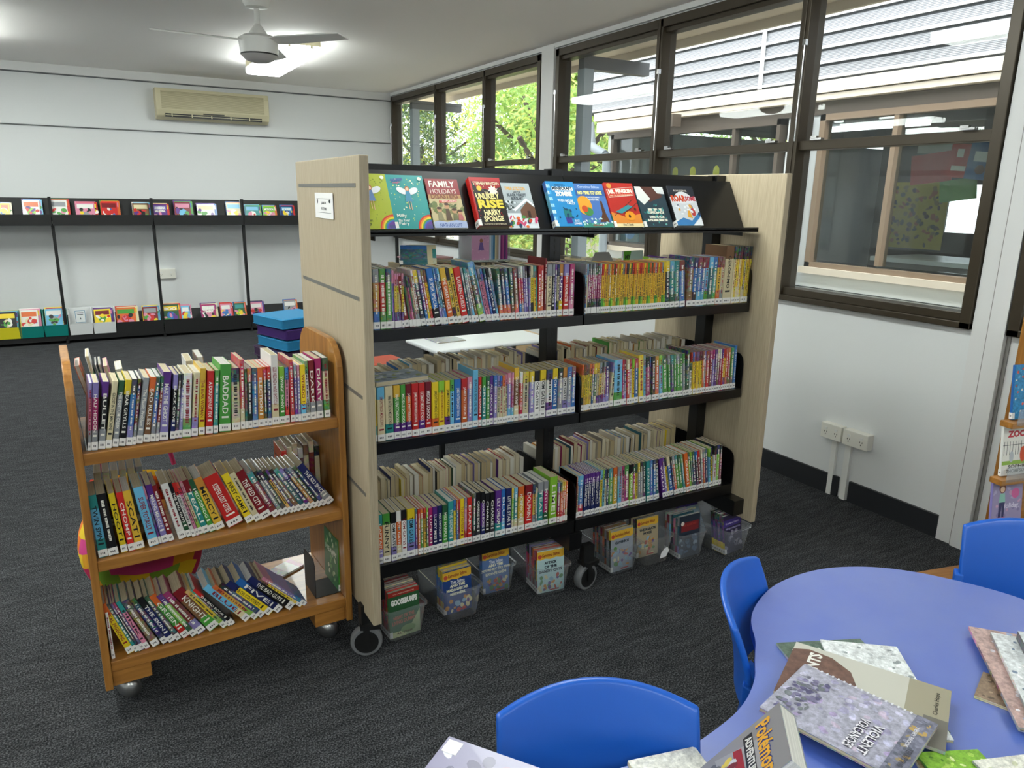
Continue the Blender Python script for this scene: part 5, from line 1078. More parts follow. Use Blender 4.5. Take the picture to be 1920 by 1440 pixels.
def plain(c, cs, seed):
    def f(A, W, H): A.photo(0, 0, W, H, c); A.speck(60, .008, .008, W-.008, H-.008, [lin(q)[:3]+(.3,) for q in cs], .007, seed)
    return f
flat('picture_book', (1.140, .700), (1.287, .969), (1.325, .62), TZ+.0005, .007, 'Gee', lambda A, W, H: (plain('#5c6e60', ['#6b7d70', '#4d5f52'], 1)(A, W, H), A.text('ANIMALS', W*.08, H*.84, W*.5, .022, '#dfe5dc', bold=.04)), 'dark green picture book at the bottom of the pile on the blue table')
flat('picture_book', (1.17, .70), (1.348, .939), (1.30, .60), TZ+.0085, .006, 'kwe', plain('#dde0e0', ['#bcc2c4', '#f0f2f2', '#8f9698'], 2), 'white and grey picture book under the brown one on the blue table')
_b = flat('picture_book', (1.245, .585), (1.072, .832), (1.425, .68), TZ+.0155, .008, 'Nce', art_charles, 'large tan picture book with a brown animal shape on the blue table', hard=True)
flat('picture_book', (1.222, .874), (1.292, .628), (1.030, .822), TZ+.0245, .009, 'eeP', art_volcano, 'grey-lilac picture book about volcanoes on top of the pile on the table')
flat('picture_book', (1.440, .560), (1.715, .790), (1.56, .43), TZ+.010, .009, 'Nne', plain('#b79a94', ['#d8d2da', '#a08078', '#e8e6ec', '#8fa0c4'], 5), 'pinkish shrink-wrapped picture book at the right edge of the table', hard=True)
flat('picture_book', (1.46, .545), (1.725, .730), (1.585, .40), TZ+.020, .010, 'wee', plain('#d3d6d8', ['#f4f4f4', '#a9b0b8', '#6f7e94', '#e2e6ea'], 6), 'white glossy picture book on the pinkish one at the right edge', hard=True)
flat('picture_book', (1.50, .52), (1.74, .690), (1.62, .38), TZ+.031, .022, 'wEe', plain('#c9cdd0', ['#ffffff', '#8f99a4', '#4a5a66'], 7), 'topmost thick glossy book at the right edge of the table', hard=True)
flat('picture_book', (1.478, .662), (1.575, .700), (1.53, .52), TZ+.0005, .006, 'Nkc', plain('#8a7460', ['#5c4a3c', '#a89078'], 8), 'small brown book under the pinkish one at the right edge of the table')
flat('picture_book', (.266, .819), (.424, .943), (.42, .608), TZ+.114, .006, 'eep', lambda A, W, H: (A.rect(0, 0, W, H, '#8d88a8'), A.speck(50, .006, .006, W-.006, H-.006, ['#b4b2cc', '#6f6a86', '#d8d8e4', '#9a86a2', '#5d6070'], .018, 41), A.rect(.004, H-.034, .030, H-.006, '#eceae6'), A.rect(W*.72, H*.62, W-.01, H*.70, '#e8e6e2')), 'lilac cloudy picture book overhanging the table at the bottom of the photo')
for i in range(3): flat('picture_book', (.26, .68), (.40, .79), (.38, .53), TZ+.0005+i*.038, .0375, 'ewe', plain('#b8bcc0', ['#9aa0a8'], 70+i), ['grey book at the bottom of the pile under the lilac book', 'grey book in the middle of the pile under the lilac book', 'grey book directly under the lilac overhanging book'][i])
flat('picture_book', (.70, .70), (.748, .846), (.83, .67), TZ+.0005, .012, 'ccc', plain('#dcdad0', ['#e6e4dc', '#d2d0c6'], 9), 'off-white book at the bottom edge of the blue table')
flat('picture_book', (1.10, .47), (1.20, .612), (1.20, .40), TZ+.0175 if 0 else TZ+.0005, .008, 'Ncc', plain('#a08c66', ['#b8a57c', '#857250'], 10), 'tan book beside the green one at the bottom right of the table')
flat('picture_book', (1.13, .45), (1.225, .606), (1.24, .40), TZ+.009, .006, 'lgc', plain('#7fae3a', ['#a9cc5c', '#4f7f26', '#d8e2a8'], 11), 'lime green leaf-pattern book at the bottom right of the table')
flat('picture_book', (1.20, .36), (1.283, .545), (1.31, .32), TZ+.0160, .006, 'wee', plain('#d8d6cc', ['#c6c8a8', '#e8e8e0', '#9cab6c'], 12), 'white-edged book right of the lime green one at the bottom edge')
def art_poke(A, W, H):
    A.rect(0, 0, W, H, '#8a878a'); A.poly([(W*.1, H*.2), (W*.9, H*.3), (W*.8, H*.8), (W*.3, H*.7)], '#9c999c')
    A.text('Pok\u00e9mon', W*.08, H*.70, W*.84, .034, '#2c3a78', bold=.10); A.text('Pok\u00e9mon', W*.08, H*.70, W*.84, .034, '#e0a42c', bold=.03)
    A.rect(W*.12, H*.55, W*.9, H*.66, '#26262a'); A.text('ADVENTURES', W*.16, H*.57, W*.7, .016, '#d8d6d2', bold=.04); A.poly([(W*.2, H*.42), (W*.85, H*.44), (W*.8, H*.54), (W*.25, H*.52)], '#9c2a24')
    A.speck(22, .01, .01, W-.01, H*.4, ['#c8c8cc', '#5c5a60', '#d8c04a', '#7a3028'], .014, 51)
bk = cover_book('paperback', .034, .132, .195, 'eek', art_poke, pages=M_pagesw, spinelabel=False)
T_ = Vector((.920, .696, .79)); ey = Vector((-.66, -.75, 0)).normalized(); ez = Vector((.45, -.40, .80)).normalized(); ez = (ez-ez.dot(ey)*ey).normalized(); ex = ey.cross(ez)
frame(bk, T_-ez*.195-ex*.034, ey, ez); tag(bk, 'thick grey comic book standing tilted at the bottom edge, orange title letters', 'book')
POKE = bk
# ---------------------------------------------------------------- wire-and-wood rack at the right edge
t = thing('display_rack', 'pine display rack of face-out picture books at the right edge', 'display rack', (2.87, 1.36, 0), R_(-12))
for z in (.395, .615, .835): obj('ledge', MB().box(-.03, .40, -.05, .0, z-.022, z), M_wood, t, bevel=.002)
for z in (.415, .635, .855):
    obj('clear_retainer', MB().box(-.01, .38, -.052, -.050, z-.03, z+.03), M_bin, t)
obj('side_panel', MB().box(.38, .40, -.05, .30, 0, 1.2), M_woodv, t)
obj('back_board', MB().box(.13, .38, .02, .035, .05, 1.2), M_wood, t)
obj('base', MB().box(-.02, .40, -.05, .30, .0, .05), M_wood, t)
RK = Matrix.Translation((2.87, 1.36, 0)) @ Matrix.Rotation(R_(-12), 4, 'Z')
def art_zoo(A, W, H):
    A.rect(0, 0, W, H, '#e9e5dc'); A.text('ZOO', .020, H*.78, W*.6, .026, '#c02c3a', bold=.06)
    for i in range(9): A.rect(.006+i*.014, H*.42, .008+i*.014, H*.70, '#26262a'); A.n -= 1
    A.n += 1; A.rect(0, H*.62, W, H*.63, '#26262a'); A.rect(0, H*.22, W, H*.30, '#8fb24a'); A.ell(.045, H*.38, .010, .022, '#b9bcc0'); A.ell(.10, H*.42, .014, .03, '#cf4a22')
    A.text('SOPHIE', .03, H*.14, W*.6, .014, '#3a3632', bold=.02); A.text('THOMPSON', .022, H*.05, W*.7, .014, '#3a3632', bold=.02)
def art_hol(A, W, H):
    A.rect(0, 0, W, H, '#9b8fb4'); A.speck(20, .01, .01, W-.01, H-.01, ['#b3a8c8', '#8579a2', '#c79ab8'], .012, 5); A.text('Holiday', .05, H*.38, W*.55, .026, '#dcd4e6')
    A.ell(.048, H*.82, .017, .019, '#7a3a22'); A.ell(.048, H*.80, .011, .012, '#eac4a4'); A.poly([(.036, H*.72), (.060, H*.72), (.064, H*.54), (.032, H*.54)], '#8fc4b4'); A.poly([(.034, H*.54), (.062, H*.54), (.060, H*.24), (.050, H*.24), (.047, H*.48), (.044, H*.24), (.032, H*.24)], '#2c2c5c')
    A.rect(.026, H*.19, .044, H*.24, '#c8607a'); A.rect(.05, H*.19, .066, H*.24, '#c8607a'); A.ell(W*.75, H*.7, .02, .02, '#d0609a')
for z, art, code, hh, lab in ((.616, art_zoo, 'www', .185, 'white face-out picture book with red ZOO lettering on the pine rack'), (.396, art_hol, 'PPP', .195, 'lilac face-out book with a girl figure on the lowest ledge of the pine rack'), (.836, plain('#2f86b8', ['#5aa8d0', '#d0503c', '#e8e2d0'], 3), 'bbb', .20, 'blue face-out book on the top ledge of the pine rack')):
    bk = cover_book('picture_book', .012, .15, hh, code, art, hard=True)
    m = RK @ Vector((.0, -.008, z+.001)); frame(bk, m, RK.to_3x3() @ Vector((1, 0, 0)), RK.to_3x3() @ Vector((0, .12, .99))); tag(bk, lab, 'book', 'books on the pine rack')
# ---------------------------------------------------------------- low black display shelving on the far wall
M_dull = mat('dull_black_steel', '#0c0c0d', .6)
fs_ = thing('display_shelving', 'long low black display shelving against the far wall', 'shelving', (0, 0, 0))
px = [-2.16, -1.23, -.30, .635, 1.565, 2.495, 3.42]
for x in px:
    obj('post', MB().box(x-.014, x+.014, 9.0, 9.05, .02, 1.50), M_dull, fs_)
    obj('foot', MB().box(x-.012, x+.012, 8.93, 9.25, .0, .03).tube((x, 8.94, 0), (x, 8.94, .05), .014), M_dull, fs_)
for i in range(len(px)-1):
    a, c = px[i]+.004, px[i+1]-.004
    obj('upper_shelf', MB().prism([(8.955, 1.215), (8.955, 1.325), (8.958, 1.325), (8.958, 1.222), (9.06, 1.222), (9.16, 1.485), (9.165, 1.485), (9.066, 1.215)], a, c, 'x').box(a, c, 9.16, 9.17, 1.44, 1.487), M_dull, fs_)
    obj('lower_shelf', MB().prism([(8.95, .03), (8.95, .19), (8.953, .19), (8.953, .08), (9.16, .08), (9.25, .26), (9.255, .26), (9.165, .03)], a, c, 'x'), M_dull, fs_)
FAR_UP = [(-.73, .10, 'yoy', 1.44, 'yellow'), (-.54, .18, 'wol', 1.475, 'white and orange'), (-.30, .18, 'wew', 1.48, 'white and grey'), (-.077, .21, 'nwe', 1.455, 'lilac-pink'), (.15, .19, 'rRr', 1.47, 'red'), (.45, .19, 'Nck', 1.455, 'brown and cream'),
          (.645, .17, 'pPp', 1.445, 'purple'), (.86, .20, 'Rns', 1.475, 'maroon and blue'), (1.09, .22, 'wcw', 1.45, 'pale cream'), (1.40, .19, 'csw', 1.47, 'cream and sky blue'), (1.60, .19, 'tsw', 1.44, 'teal'), (1.80, .16, 'lgw', 1.435, 'lime green'), (2.00, .17, 'Bsw', 1.44, 'navy')]
def cluster(x, wd, code, ytop, y0, zb, lab, n, grp, title=''):
    cs = random.Random(int(x*100)+7); H = ytop-zb
    for i in range(n):
        cd = code if i == 0 else ''.join(cs.choice('rbwcygpnsok') for _ in range(3))
        t_ = .009; hh = H*(1+.03*i) ; w2 = wd*(.82 if i == 0 else .9)
        bk = bpy.data.objects.new('picture_book', None); C.objects.link(bk)
        c1 = lin(PAL[cd[0]][0]); c2 = lin(PAL[cd[1]][0]); c3 = lin(PAL[cd[2]][0])
        obj('cover', MB().box(0, t_, 0, w2, 0, hh, c1), V_book, bk)
        obj('pages', MB().box(.0015, t_-.0015, .002, w2+.0004, .002, hh+.0006), M_pagesw, bk)
        A = Art(lambda u, v, h, t_=t_: (t_+h*3, u, v)); A.rect(0, 0, w2, hh, PAL[cd[0]][0])
        A.rect(.012, hh*.72, w2-.012, hh*.92, PAL[cd[1]][0]); A.ell(w2/2, hh*.5, w2*.25, hh*.18, PAL[cd[2]][0]); A.speck(9, .02, hh*.3, w2-.02, hh*.68, [PAL[c][0] for c in cs.sample('rbwygpnk', 3)], .03, int(x*50)+i)
        if i == 0 and title:
            ws = title.split(' '); 
            for j, wv in enumerate(ws): A.text(wv, w2*.12, hh*(.74-.16*j), w2*.76, hh*.13, '#f2efe6' if code[0] not in 'wcy' else '#2a2a30', bold=.05)
        obj('cover_print', A.mb, V_print, bk)
        n_ = Vector((0, -.93, .36)); up = Vector((0, .36, .93))
        frame(bk, Vector((x+.006*i*(1 if i % 2 else -1)+i*.004, y0+i*.011, zb)), (1, 0, 0), up)
        tag(bk, '%s book, %s, %s group, %s' % (cname(cd), 'in front' if i == 0 else ordinal(i+1)+' from front', lab, grp), 'book', 'picture books on the '+grp)
titles = {4: '', 6: 'ANGELINA BALLERINA', 7: '', 11: 'MUTATION KIDS'[0:8], 12: 'ACADEMY'}
for k, (x, wd, code, ztop, lab) in enumerate(FAR_UP): cluster(x, wd, code, ztop, 9.0, 1.232, lab, 3, 'upper far shelf', titles.get(k, ''))
FAR_LO = [(.18, .23, 'ogr', .345, 'orange and brown', ''), (.44, .18, 'Rer', .34, 'dark red', ''), (.64, .20, 'Gyb', .355, 'green and yellow', 'BOO'), (.83, .11, 'swe', .33, 'mint', ''), (1.04, .19, 'mwn', .335, 'magenta', 'TINY TIMMY'), (1.25, .14, 'nwc', .33, 'pink', ''), (1.40, .14, 'Gtl', .33, 'dark green', ''), (1.58, .17, 'nwN', .33, 'pink and brown', ''), (1.97, .17, 'ewe', .33, 'grey', '')]
for k, (x, wd, code, ztop, lab, ti) in enumerate(FAR_LO): cluster(x, wd, code, ztop, 8.985, .10, lab, 3, 'lower far shelf', ti)
def far_bin(x, col, label, inside):
    t = thing('book_bin', label, 'book bin', (x, 8.94, .085), 0)
    m = mat('bin_plastic', col, .35)
    b = MB(); w_ = .205
    b.box(0, w_, 0, .20, 0, .004)
    b.add([(0, 0, 0), (w_, 0, 0), (w_+.006, -.02, .20-.08), (-.006, -.02, .20-.08), (0, .004, 0), (w_, .004, 0), (w_+.004, -.016, .12), (-.004, -.016, .12)], [(0, 1, 2, 3), (7, 6, 5, 4), (3, 2, 6, 7)])
    for s in (0, 1):
        xx = 0 if s == 0 else w_; sg = -1 if s == 0 else 1
        b.add([(xx, 0, 0), (xx+sg*.006, -.02, .12), (xx+sg*.006, .10, .265), (xx, .20, .265), (xx, .20, 0), (xx-sg*.003, 0, 0), (xx+sg*.003, -.02, .12), (xx+sg*.003, .10, .265), (xx-sg*.003, .20, .265), (xx-sg*.003, .20, 0)],
              [(0, 1, 2, 3, 4), (9, 8, 7, 6, 5), (0, 5, 6, 1), (1, 6, 7, 2), (2, 7, 8, 3), (3, 8, 9, 4)])
    b.box(0, w_, .195, .20, 0, .265)
    obj('tub', b, m, t)
    if inside == 'sign':
        s = MB().box(.05, .155, .150, .154, .10, .24); obj('label_card', s, M_paper, t)
        A = Art(lambda u, v, h: (u, .149-h*2, v)); A.rect(.055, .105, .150, .235, '#5a8fb0'); A.rect(.060, .110, .145, .230, '#eef0f0'); A.rect(.07, .205, .135, .212, '#3a4650'); A.rect(.075, .19, .13, .196, '#3a4650'); A.poly([(.095, .14), (.11, .14), (.1025, .165)], '#2a2e34'); obj('card_print', A.mb, V_matte, t)
    return t
far_bin(-.90, '#d8cc2a', 'yellow book bin at the far left end of the lower shelf', '')
far_bin(-.707, '#0f7f78', 'teal book bin with white-edged books, left one of the teal pair', '')
far_bin(-.490, '#0f7f78', 'teal book bin with pale blue books, right one of the teal pair', '')
far_bin(-.262, '#e4e6e6', 'white book bin holding a framed label card', 'sign')
far_bin(-.045, '#e4e6e6', 'white book bin with green and yellow books', 'sign')
for x, code, lab, n, zt in ((-.695, 'woc', 'left teal bin', 3, .37), (-.475, 'swe', 'right teal bin', 3, .37), (-.03, 'yRg', 'second white bin', 3, .34), (-.885, 'kyc', 'yellow bin', 2, .36)): cluster(x, .19, code, zt, 8.985, .12, lab, n, 'lower far shelf bins')
# ---------------------------------------------------------------- cushions
def cushion(x, y, z, s, h, rz, m, label, grp):
    t = thing('floor_cushion', label, 'cushion', (x, y, z), R_(rz), grp)
    b = obj('pad', MB().box(-s/2, s/2, -s/2, s/2, .001, h-.001), m, t, bevel=.018, seg=4)
    for zz in (.012, h-.012):
        r = s/2-.001; obj('piping', MB().path([(-r, -r, zz), (r, -r, zz), (r, r, zz), (-r, r, zz), (-r, -r, zz)], .005, n=6), m, t)
for i, (m, dx, rz, lab) in enumerate([(M_vor, .05, 14, 'orange vinyl cushion hidden at the bottom of the blue and purple stack'), (M_vplum, -.03, 10, 'plum vinyl cushion at the bottom of the stack beside the bookcase'), (M_vblue, .03, 20, 'blue vinyl cushion in the middle of the stack, between the purple ones'), (M_vpur, .03, 20, 'purple vinyl cushion second from the top of the stack'), (M_vblue, 0, 20, 'blue vinyl cushion on top of the stack beside the bookcase')]):
    if i == 0: continue
    cushion(1.60+dx, 7.08, .062+(i-1)*.103, .50, .10, rz, m, lab, 'blue and purple cushion stack')
cushion(1.60, 7.08, 0, .50, .062, 12, M_vplum, 'thin plum cushion underneath the blue and purple stack', 'blue and purple cushion stack')
for i, (dx, dy, rz, lab) in enumerate([(.17, .1, 6, 'orange vinyl cushion at the bottom of the orange stack behind the bookcase'), (0, 0, 2, 'orange vinyl cushion in the middle of the orange stack'), (.02, .0, 8, 'orange vinyl cushion on top of the orange stack')]):
    cushion(1.86+dx, 5.42+dy, i*.103, .50, .10, rz, M_vor, lab, 'orange cushion stack')
# ---------------------------------------------------------------- white table and cabinet behind the bookcase
t = thing('white_table', 'white-topped table with black legs behind the bookcase', 'table', (2.13, 4.13, 0), R_(4))
obj('tabletop', MB().box(-.42, .43, -.17, .26, .672, .70), M_desk, t, bevel=.012, seg=3)
for x, y in ((-.36, -.12), (-.30, .2), (.37, -.12), (.37, .2)): obj('leg', MB().box(x-.014, x+.014, y-.014, y+.014, 0, .672), M_black, t)
obj('brace', MB().path([(-.25, -.1, .66), (-.16, -.1, .50), (-.10, -.1, .42)], .010, n=8), M_black, t)
bk = make_book('picture_book', .006, .2, .26, 'ewe', scribble=False); frame(bk, (1.82, 4.12, .7005), (1, .1, 0), (-.1, 1, 0)); tag(bk, 'thin grey book lying on the white table behind the bookcase', 'book')
t = thing('storage_cabinet', 'low beech storage cabinet behind the white table', 'cabinet', (2.30, 4.62, 0))
obj('body', MB().box(-.10, .56, 0, .45, 0, .60), M_cab, t, bevel=.002); obj('door', MB().box(-.09, .225, -.012, 0, .05, .59), M_cab, t); obj('door', MB().box(.235, .55, -.012, 0, .05, .59), M_cab, t)
t = thing('power_adapter', 'black plug and cable in a white outlet on the window wall behind the bookcase', 'plug', (W_-.03, 3.92, .33)) 
obj('outlet_box', MB().box(-.02, .03, -.07, .07, -.045, .045), M_offw, t); obj('plug_body', MB().tube((-.055, .02, .0), (-.02, .02, 0), .018).path([(-.055, .02, 0), (-.09, .06, -.05), (-.08, .1, -.2)], .005), M_blacksoft, t)
# ================================================================ outside
struct('trim_8', MB().box(-8, 40, -12, 45, -.35, -.15), M_concrete, 'pale paving outside the windows')
# our eave
struct('trim_9', MB().box(W_+.12, 4.22, YB, 10.2, 2.80, 2.84).box(4.20, 4.23, YB, 10.2, 2.74, 2.86), M_fascia, 'cream soffit outside above the windows')
for y in (5.33, 9.0): 
    t = thing('steel_bracket', 'grey steel post and arm under the eave outside the %s windows' % ('near' if y < 7 else 'far'), 'steel frame', (0, y, 0))
    obj('arm', MB().box(W_+.13, 4.30, -.04, .04, 2.60, 2.70), M_beam, t); obj('upright', MB().box(W_+.13, W_+.22, -.05, .05, -.15, 2.60), M_pipe, t)
M_purlin = mat('board_lip_white', '#eceeef', .5); M_gap = mat('board_shadow_gap', '#3c4144', .7)
# neighbouring classroom block
nb = thing('classroom_block', 'neighbouring white weatherboard classroom with brown windows', 'building', (5.5, 0, 0))
NY0, NY1 = -3.5, 7.45
b = MB()
for i in range(8):
    z = -.15+i*.145; b.prism([(z, .0), (z, -.022), (z+.135, -.004), (z+.145, .0)], NY0, NY1, 'y')
b.box(.0, .1, NY0, NY1, -.15, 1.01)
b.box(-.0, .1, 4.47, 4.80, 1.01, 2.36)
b.box(0, 6, NY1-.1, NY1, -.15, 2.36)
obj('wall', b, M_ext, nb)
for i in range(8): obj('board_shade_line', MB().box(-.024, -.003, NY0, NY1, -.15+i*.145-.006, -.15+i*.145+.001), M_gap, nb)  # dark strips painted in as the shade line under each board lap
obj('fascia', MB().box(-.12, .1, NY0, NY1+.15, 2.46, 2.55).box(-.10, .1, NY0, NY1+.1, 2.405, 2.452), M_fascia, nb)
obj('head_board', MB().box(-.02, .1, NY0, NY1, 2.30, 2.402), M_brown, nb)
obj('roof', MB().box(-.12, 6.2, NY0-.2, NY1+.5, 3.95, 4.02), mat('roof_grey', '#8d9092', .6), nb)
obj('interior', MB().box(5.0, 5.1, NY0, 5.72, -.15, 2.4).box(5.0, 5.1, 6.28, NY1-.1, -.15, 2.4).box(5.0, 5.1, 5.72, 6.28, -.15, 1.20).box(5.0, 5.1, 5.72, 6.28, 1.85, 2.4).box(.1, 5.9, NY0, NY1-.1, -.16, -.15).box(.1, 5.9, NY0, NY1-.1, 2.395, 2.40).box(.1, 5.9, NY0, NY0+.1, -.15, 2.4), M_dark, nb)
def nwin(y0, y1, mull, m_out):
    f = MB(); f.box(-.035, .06, y0, y0+.04, 1.04, 2.30).box(-.035, .06, y1-.05, y1, 1.04, 2.30).box(-.035, .06, y0, y1, 2.25, 2.30).box(-.035, .06, y0, y1, 1.04, 1.08)
    for y in mull: f.box(-.03, .06, y-.02, y+.02, 1.1, 2.25)
    wf = obj('window', f, m_out, nb)
    obj('sill', MB().box(-.07, .06, y0-.03, y1+.03, .985, 1.04), M_fascia, wf)
    obj('pane', MB().box(.02, .026, y0+.05, y1-.05, 1.1, 2.25), M_nglass, wf)
    return wf
nwin(4.86, 7.35, [5.42, 6.4], M_brown); nwin(-3.2, 4.44, [3.75, 2.95, 2.1, 1.2, .3, -.6, -1.5], M_tan)
obj('upper_backing', MB().box(-.06, 6, NY0, NY1+.45, 2.56, 3.95), M_gap, nb)
for i in range(12):
    z = 2.56+i*.117
    obj('cladding_board', MB().prism([(z+.014, -.062), (z+.014, -.085), (z+.034, -.085), (z+.036, -.074), (z+.113, -.066), (z+.113, -.062)], NY0, NY1+.45, 'y'), M_clad, nb)
    obj('board_lip', MB().box(-.0865, -.085, NY0, NY1+.45, z+.014, z+.034), M_purlin, nb)
for y in (5.09, 1.2): obj('cover_strip', MB().box(-.094, -.0865, y-.022, y+.022, 2.56, 3.95), M_purlin, nb)
obj('transom', MB().box(-.02, .05, 4.90, 7.3, 1.80, 1.83), M_brown, nb)
t = thing('downpipe', 'grey bent downpipe at the far corner of the neighbouring classroom', 'downpipe', (5.38, 7.62, 0))
obj('pipe', MB().path([(-.0, .05, 2.45), (-.0, .0, 2.20), (-.0, -.05, 2.16), (0, -.28, 2.08), (0, -.32, 2.0), (0, -.32, -.15)], .05, n=14), M_pipe, t, smooth=True)
t = thing('downpipe', 'pale grey downpipe beside the near classroom window', 'downpipe', (5.42, 4.55, 0))
obj('pipe', MB().box(-.04, .04, -.045, .045, -.15, 2.30), M_pipe, t, bevel=.01)
t = thing('outdoor_light', 'tube light fitting under the fascia of the neighbouring classroom', 'light fitting', (5.30, 7.0, 2.36))
obj('fitting', MB().box(-.05, .05, -.9, .35, -.05, .06), M_fascia, t); obj('end_cap', MB().box(-.055, .055, -.96, -.9, -.06, .06), M_brown, t)
# things inside the neighbouring classroom
def sheet(name, x, y0, y1, z0, z1, col, label, cat, tilt=0, art=None):
    t = thing(name, label, cat, (x, (y0+y1)/2, (z0+z1)/2)); w2, h2 = (y1-y0)/2, (z1-z0)/2
    o = obj('sheet', MB().box(0, .003, -w2, w2, -h2, h2, lin(col)), V_matte, t); o.rotation_euler = (R_(tilt), 0, 0)
    if art:
        A = Art(lambda u, v, h: (-h*4, -(u-w2), v-h2)); art(A, 2*w2, 2*h2); q = obj('sheet_print', A.mb, V_matte, t); q.rotation_euler = (R_(tilt), 0, 0)
sheet('hanging_artwork', 6.2, 3.70, 4.05, 1.76, 2.00, '#b8302c', 'red sheet of artwork hanging in the neighbouring classroom', 'artwork', -6)
sheet('hanging_artwork', 6.15, 3.52, 3.70, 1.80, 2.06, '#c03a34', 'smaller red sheet with white labels hanging in the neighbouring classroom', 'artwork', 4, lambda A, W, H: (A.rect(W*.15, H*.2, W*.8, H*.35, '#e0ddd8'), A.rect(W*.3, H*.6, W*.6, H*.85, '#d8d4d0')))
sheet('hanging_artwork', 6.1, 3.30, 3.52, 1.78, 2.08, '#2c5f92', 'blue sheet with photos hanging in the neighbouring classroom', 'artwork', 6, lambda A, W, H: (A.rect(W*.2, H*.45, W*.8, H*.7, '#cfd4d8'), A.ell(W*.5, H*.25, W*.18, H*.12, '#4a3430')))
sheet('hanging_artwork', 6.18, 3.46, 3.76, 1.62, 1.79, '#5a8a4a', 'green sheet hanging below the red ones in the neighbouring classroom', 'artwork', -8)
sheet('hanging_artwork', 6.24, 3.74, 4.04, 2.0, 2.12, '#c8c9c6', 'white sheet hanging above the red one in the neighbouring classroom', 'artwork', 2)
sheet('wall_poster', 7.4, 4.40, 5.08, 1.14, 1.80, '#b5a52c', 'yellow leaf-covered poster in the neighbouring classroom', 'poster', 0, lambda A, W, H: A.speck(110, .04, .04, W-.04, H-.04, ['#5a4a3a', '#8a7a3a', '#3f4a34', '#a0622c'], .035, 61))
sheet('wall_poster', 5.60, 6.90, 7.25, 1.09, 1.38, '#5c7f8c', 'blue globe picture in the lower left neighbouring window', 'poster', 0, lambda A, W, H: A.ell(W*.5, H*.45, W*.3, H*.36, '#3f8cd0'))
sheet('wall_poster', 5.60, 6.15, 6.36, 1.09, 1.4, '#d0508a', 'pink picture in the neighbouring window behind the upper shelf', 'poster')
sheet('wall_poster', 5.60, 5.86, 6.10, 1.09, 1.42, '#c8dcea', 'blue and white picture beside the pink one in the neighbouring window', 'poster', 0, lambda A, W, H: (A.rect(0, 0, W, H*.3, '#2f6f9c'), A.ell(W*.4, H*.6, W*.2, H*.2, '#d86a9c')))
for i, y in enumerate((5.64, 5.98, 6.25)):
    sheet('paper_cutout', 5.585, y, y+.17, 1.74, 1.83, '#2f8f9c', '%s teal and yellow paper cut-out in the neighbouring window' % ('right', 'middle', 'left')[i], 'artwork', 0, lambda A, W, H: (A.ell(W*.5, H*1.35, .045, .065, '#c8c02c'),))
t = thing('teacher_desk', 'white desk with papers in the neighbouring classroom', 'desk', (7.0, 3.6, -.15))
obj('desktop', MB().box(-.4, .4, -1.0, 1.0, 1.20, 1.24), M_desk, t); obj('modesty_panel', MB().box(-.38, -.35, -.95, .95, .2, 1.20), M_dark, t)
for i, (y, l) in enumerate(((5.2, 'lit tube light on the neighbouring classroom ceiling, left'), (1.8, 'lit tube light on the neighbouring classroom ceiling, right'))):
    t = thing('ceiling_light', l, 'ceiling light', (7.2, y, 2.39), 0); obj('tube', MB().box(-.05, .05, -.6, .6, -.06, -.01), emis('tube_glow', '#f4f8ff', 4), t)
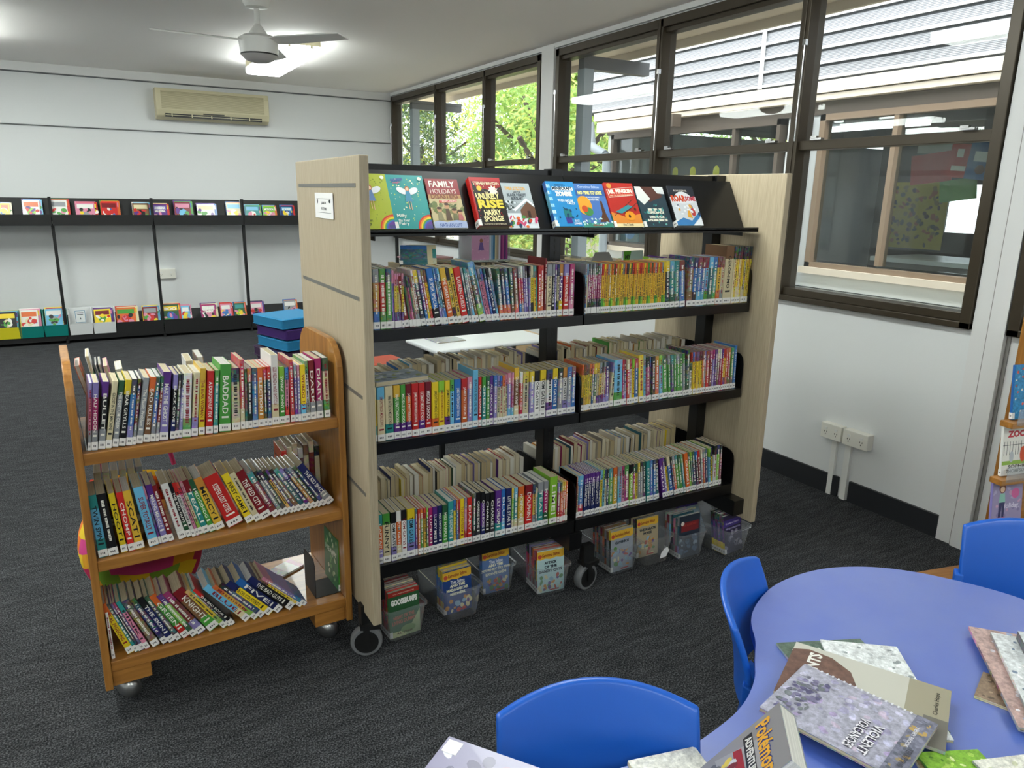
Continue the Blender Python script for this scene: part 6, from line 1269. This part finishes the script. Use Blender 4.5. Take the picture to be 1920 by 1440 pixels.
# paling fence, shrub bank and trees
t = thing('paling_fence', 'pale paling fence beyond the trees', 'fence', (10.4, 12.6, -.15), R_(18))
b = MB()
for i in range(60): b.box(-3+i*.15, -3+i*.15+.135, 0, .02, 0, 1.5+.03*(i % 2))
b.box(-3, 6, .02, .06, .4, .5).box(-3, 6, .02, .06, 1.1, 1.2); obj('palings', b, M_fence, t)
def tree(x, y, h, r, cols, n, seed, label, trunk=True, zc=None):
    t = thing('tree', label, 'tree', (x, y, -.15), 0); rt_ = random.Random(seed)
    b = MB(); b.path([(0, 0, 0), (.1, .05, h*.3), (-.05, .1, h*.6)], .13, n=8)
    for i in range(7): a = i*2.4; b.path([(0, .05, h*.25+i*.2), (r*.7*math.cos(a), r*.7*math.sin(a), h*.35+i*.35)], .04, n=6)
    obj('trunk', b, M_bark, t)
    cl = [(r*rt_.uniform(.1, .85), rt_.uniform(0, 2*PI), rt_.uniform(.18, 1)) for _ in range(70)]
    vs = []; fs = []; cc = []
    lc = [lin(c) for c in cols]
    for k in range(n):
        q = cl[k % len(cl)]; ph = q[2]; rr_ = q[0]*math.sin(PI*min(.95, ph*.85+.12)); cx, cy, cz_ = rr_*math.cos(q[1]), rr_*math.sin(q[1]), h*ph
        px_, py_, pz = cx+rt_.gauss(0, .32), cy+rt_.gauss(0, .32), cz_+rt_.gauss(0, .22)
        s = rt_.uniform(.035, .08); a = rt_.uniform(0, 2*PI); e = rt_.uniform(-.9, .5)
        d = Vector((math.cos(a)*math.cos(e), math.sin(a)*math.cos(e), math.sin(e)-.3)).normalized(); sd = d.cross(Vector((rt_.uniform(-1, 1), rt_.uniform(-1, 1), 1))).normalized()
        p = Vector((px_, py_, max(.15, pz))); j = len(vs); vs += [p-d*s, p+sd*s*.4, p+d*s, p-sd*s*.4]; fs.append((j, j+1, j+2, j+3))
        cc.append(lc[(k % len(cl)) % len(lc)] if rt_.random() < .7 else rt_.choice(lc))
    m = MB(); m.v = [tuple(v) for v in vs]; m.f = fs; m.c = cc; m.m = [0]*len(fs)
    o = obj('foliage', m, M_leaf, t)
    return t
LG = ['#a3c268', '#8fb45c', '#b8cc78', '#88ac5a', '#b4c468', '#ccd070']; MG = ['#7ca05c', '#94b46c', '#6c9054', '#a8c47c']; DG = ['#56744c', '#6c8858', '#466444', '#84985c']
tree(8.4, 13.2, 5.2, 2.5, LG, 42000, 1, 'bright yellow-green tree filling the far windows')
tree(12.2, 17.2, 6.0, 2.8, MG+LG, 30000, 2, 'mid green tree behind the bright one beyond the far windows')
tree(8.3, 19.8, 5.0, 2.5, DG+['#c9d04a'], 22000, 3, 'darker green tree at the left of the far windows')
tree(12.6, 11.0, 5.5, 2.6, MG+LG, 26000, 4, 'green tree between the far windows and the neighbouring classroom')
tree(15.8, 23.5, 6.5, 3.4, MG, 16000, 5, 'tall green tree furthest behind the far windows')
tree(6.6, 10.2, 3.4, 1.2, LG, 5000, 6, 'small yellow-green tree close to the eave outside')
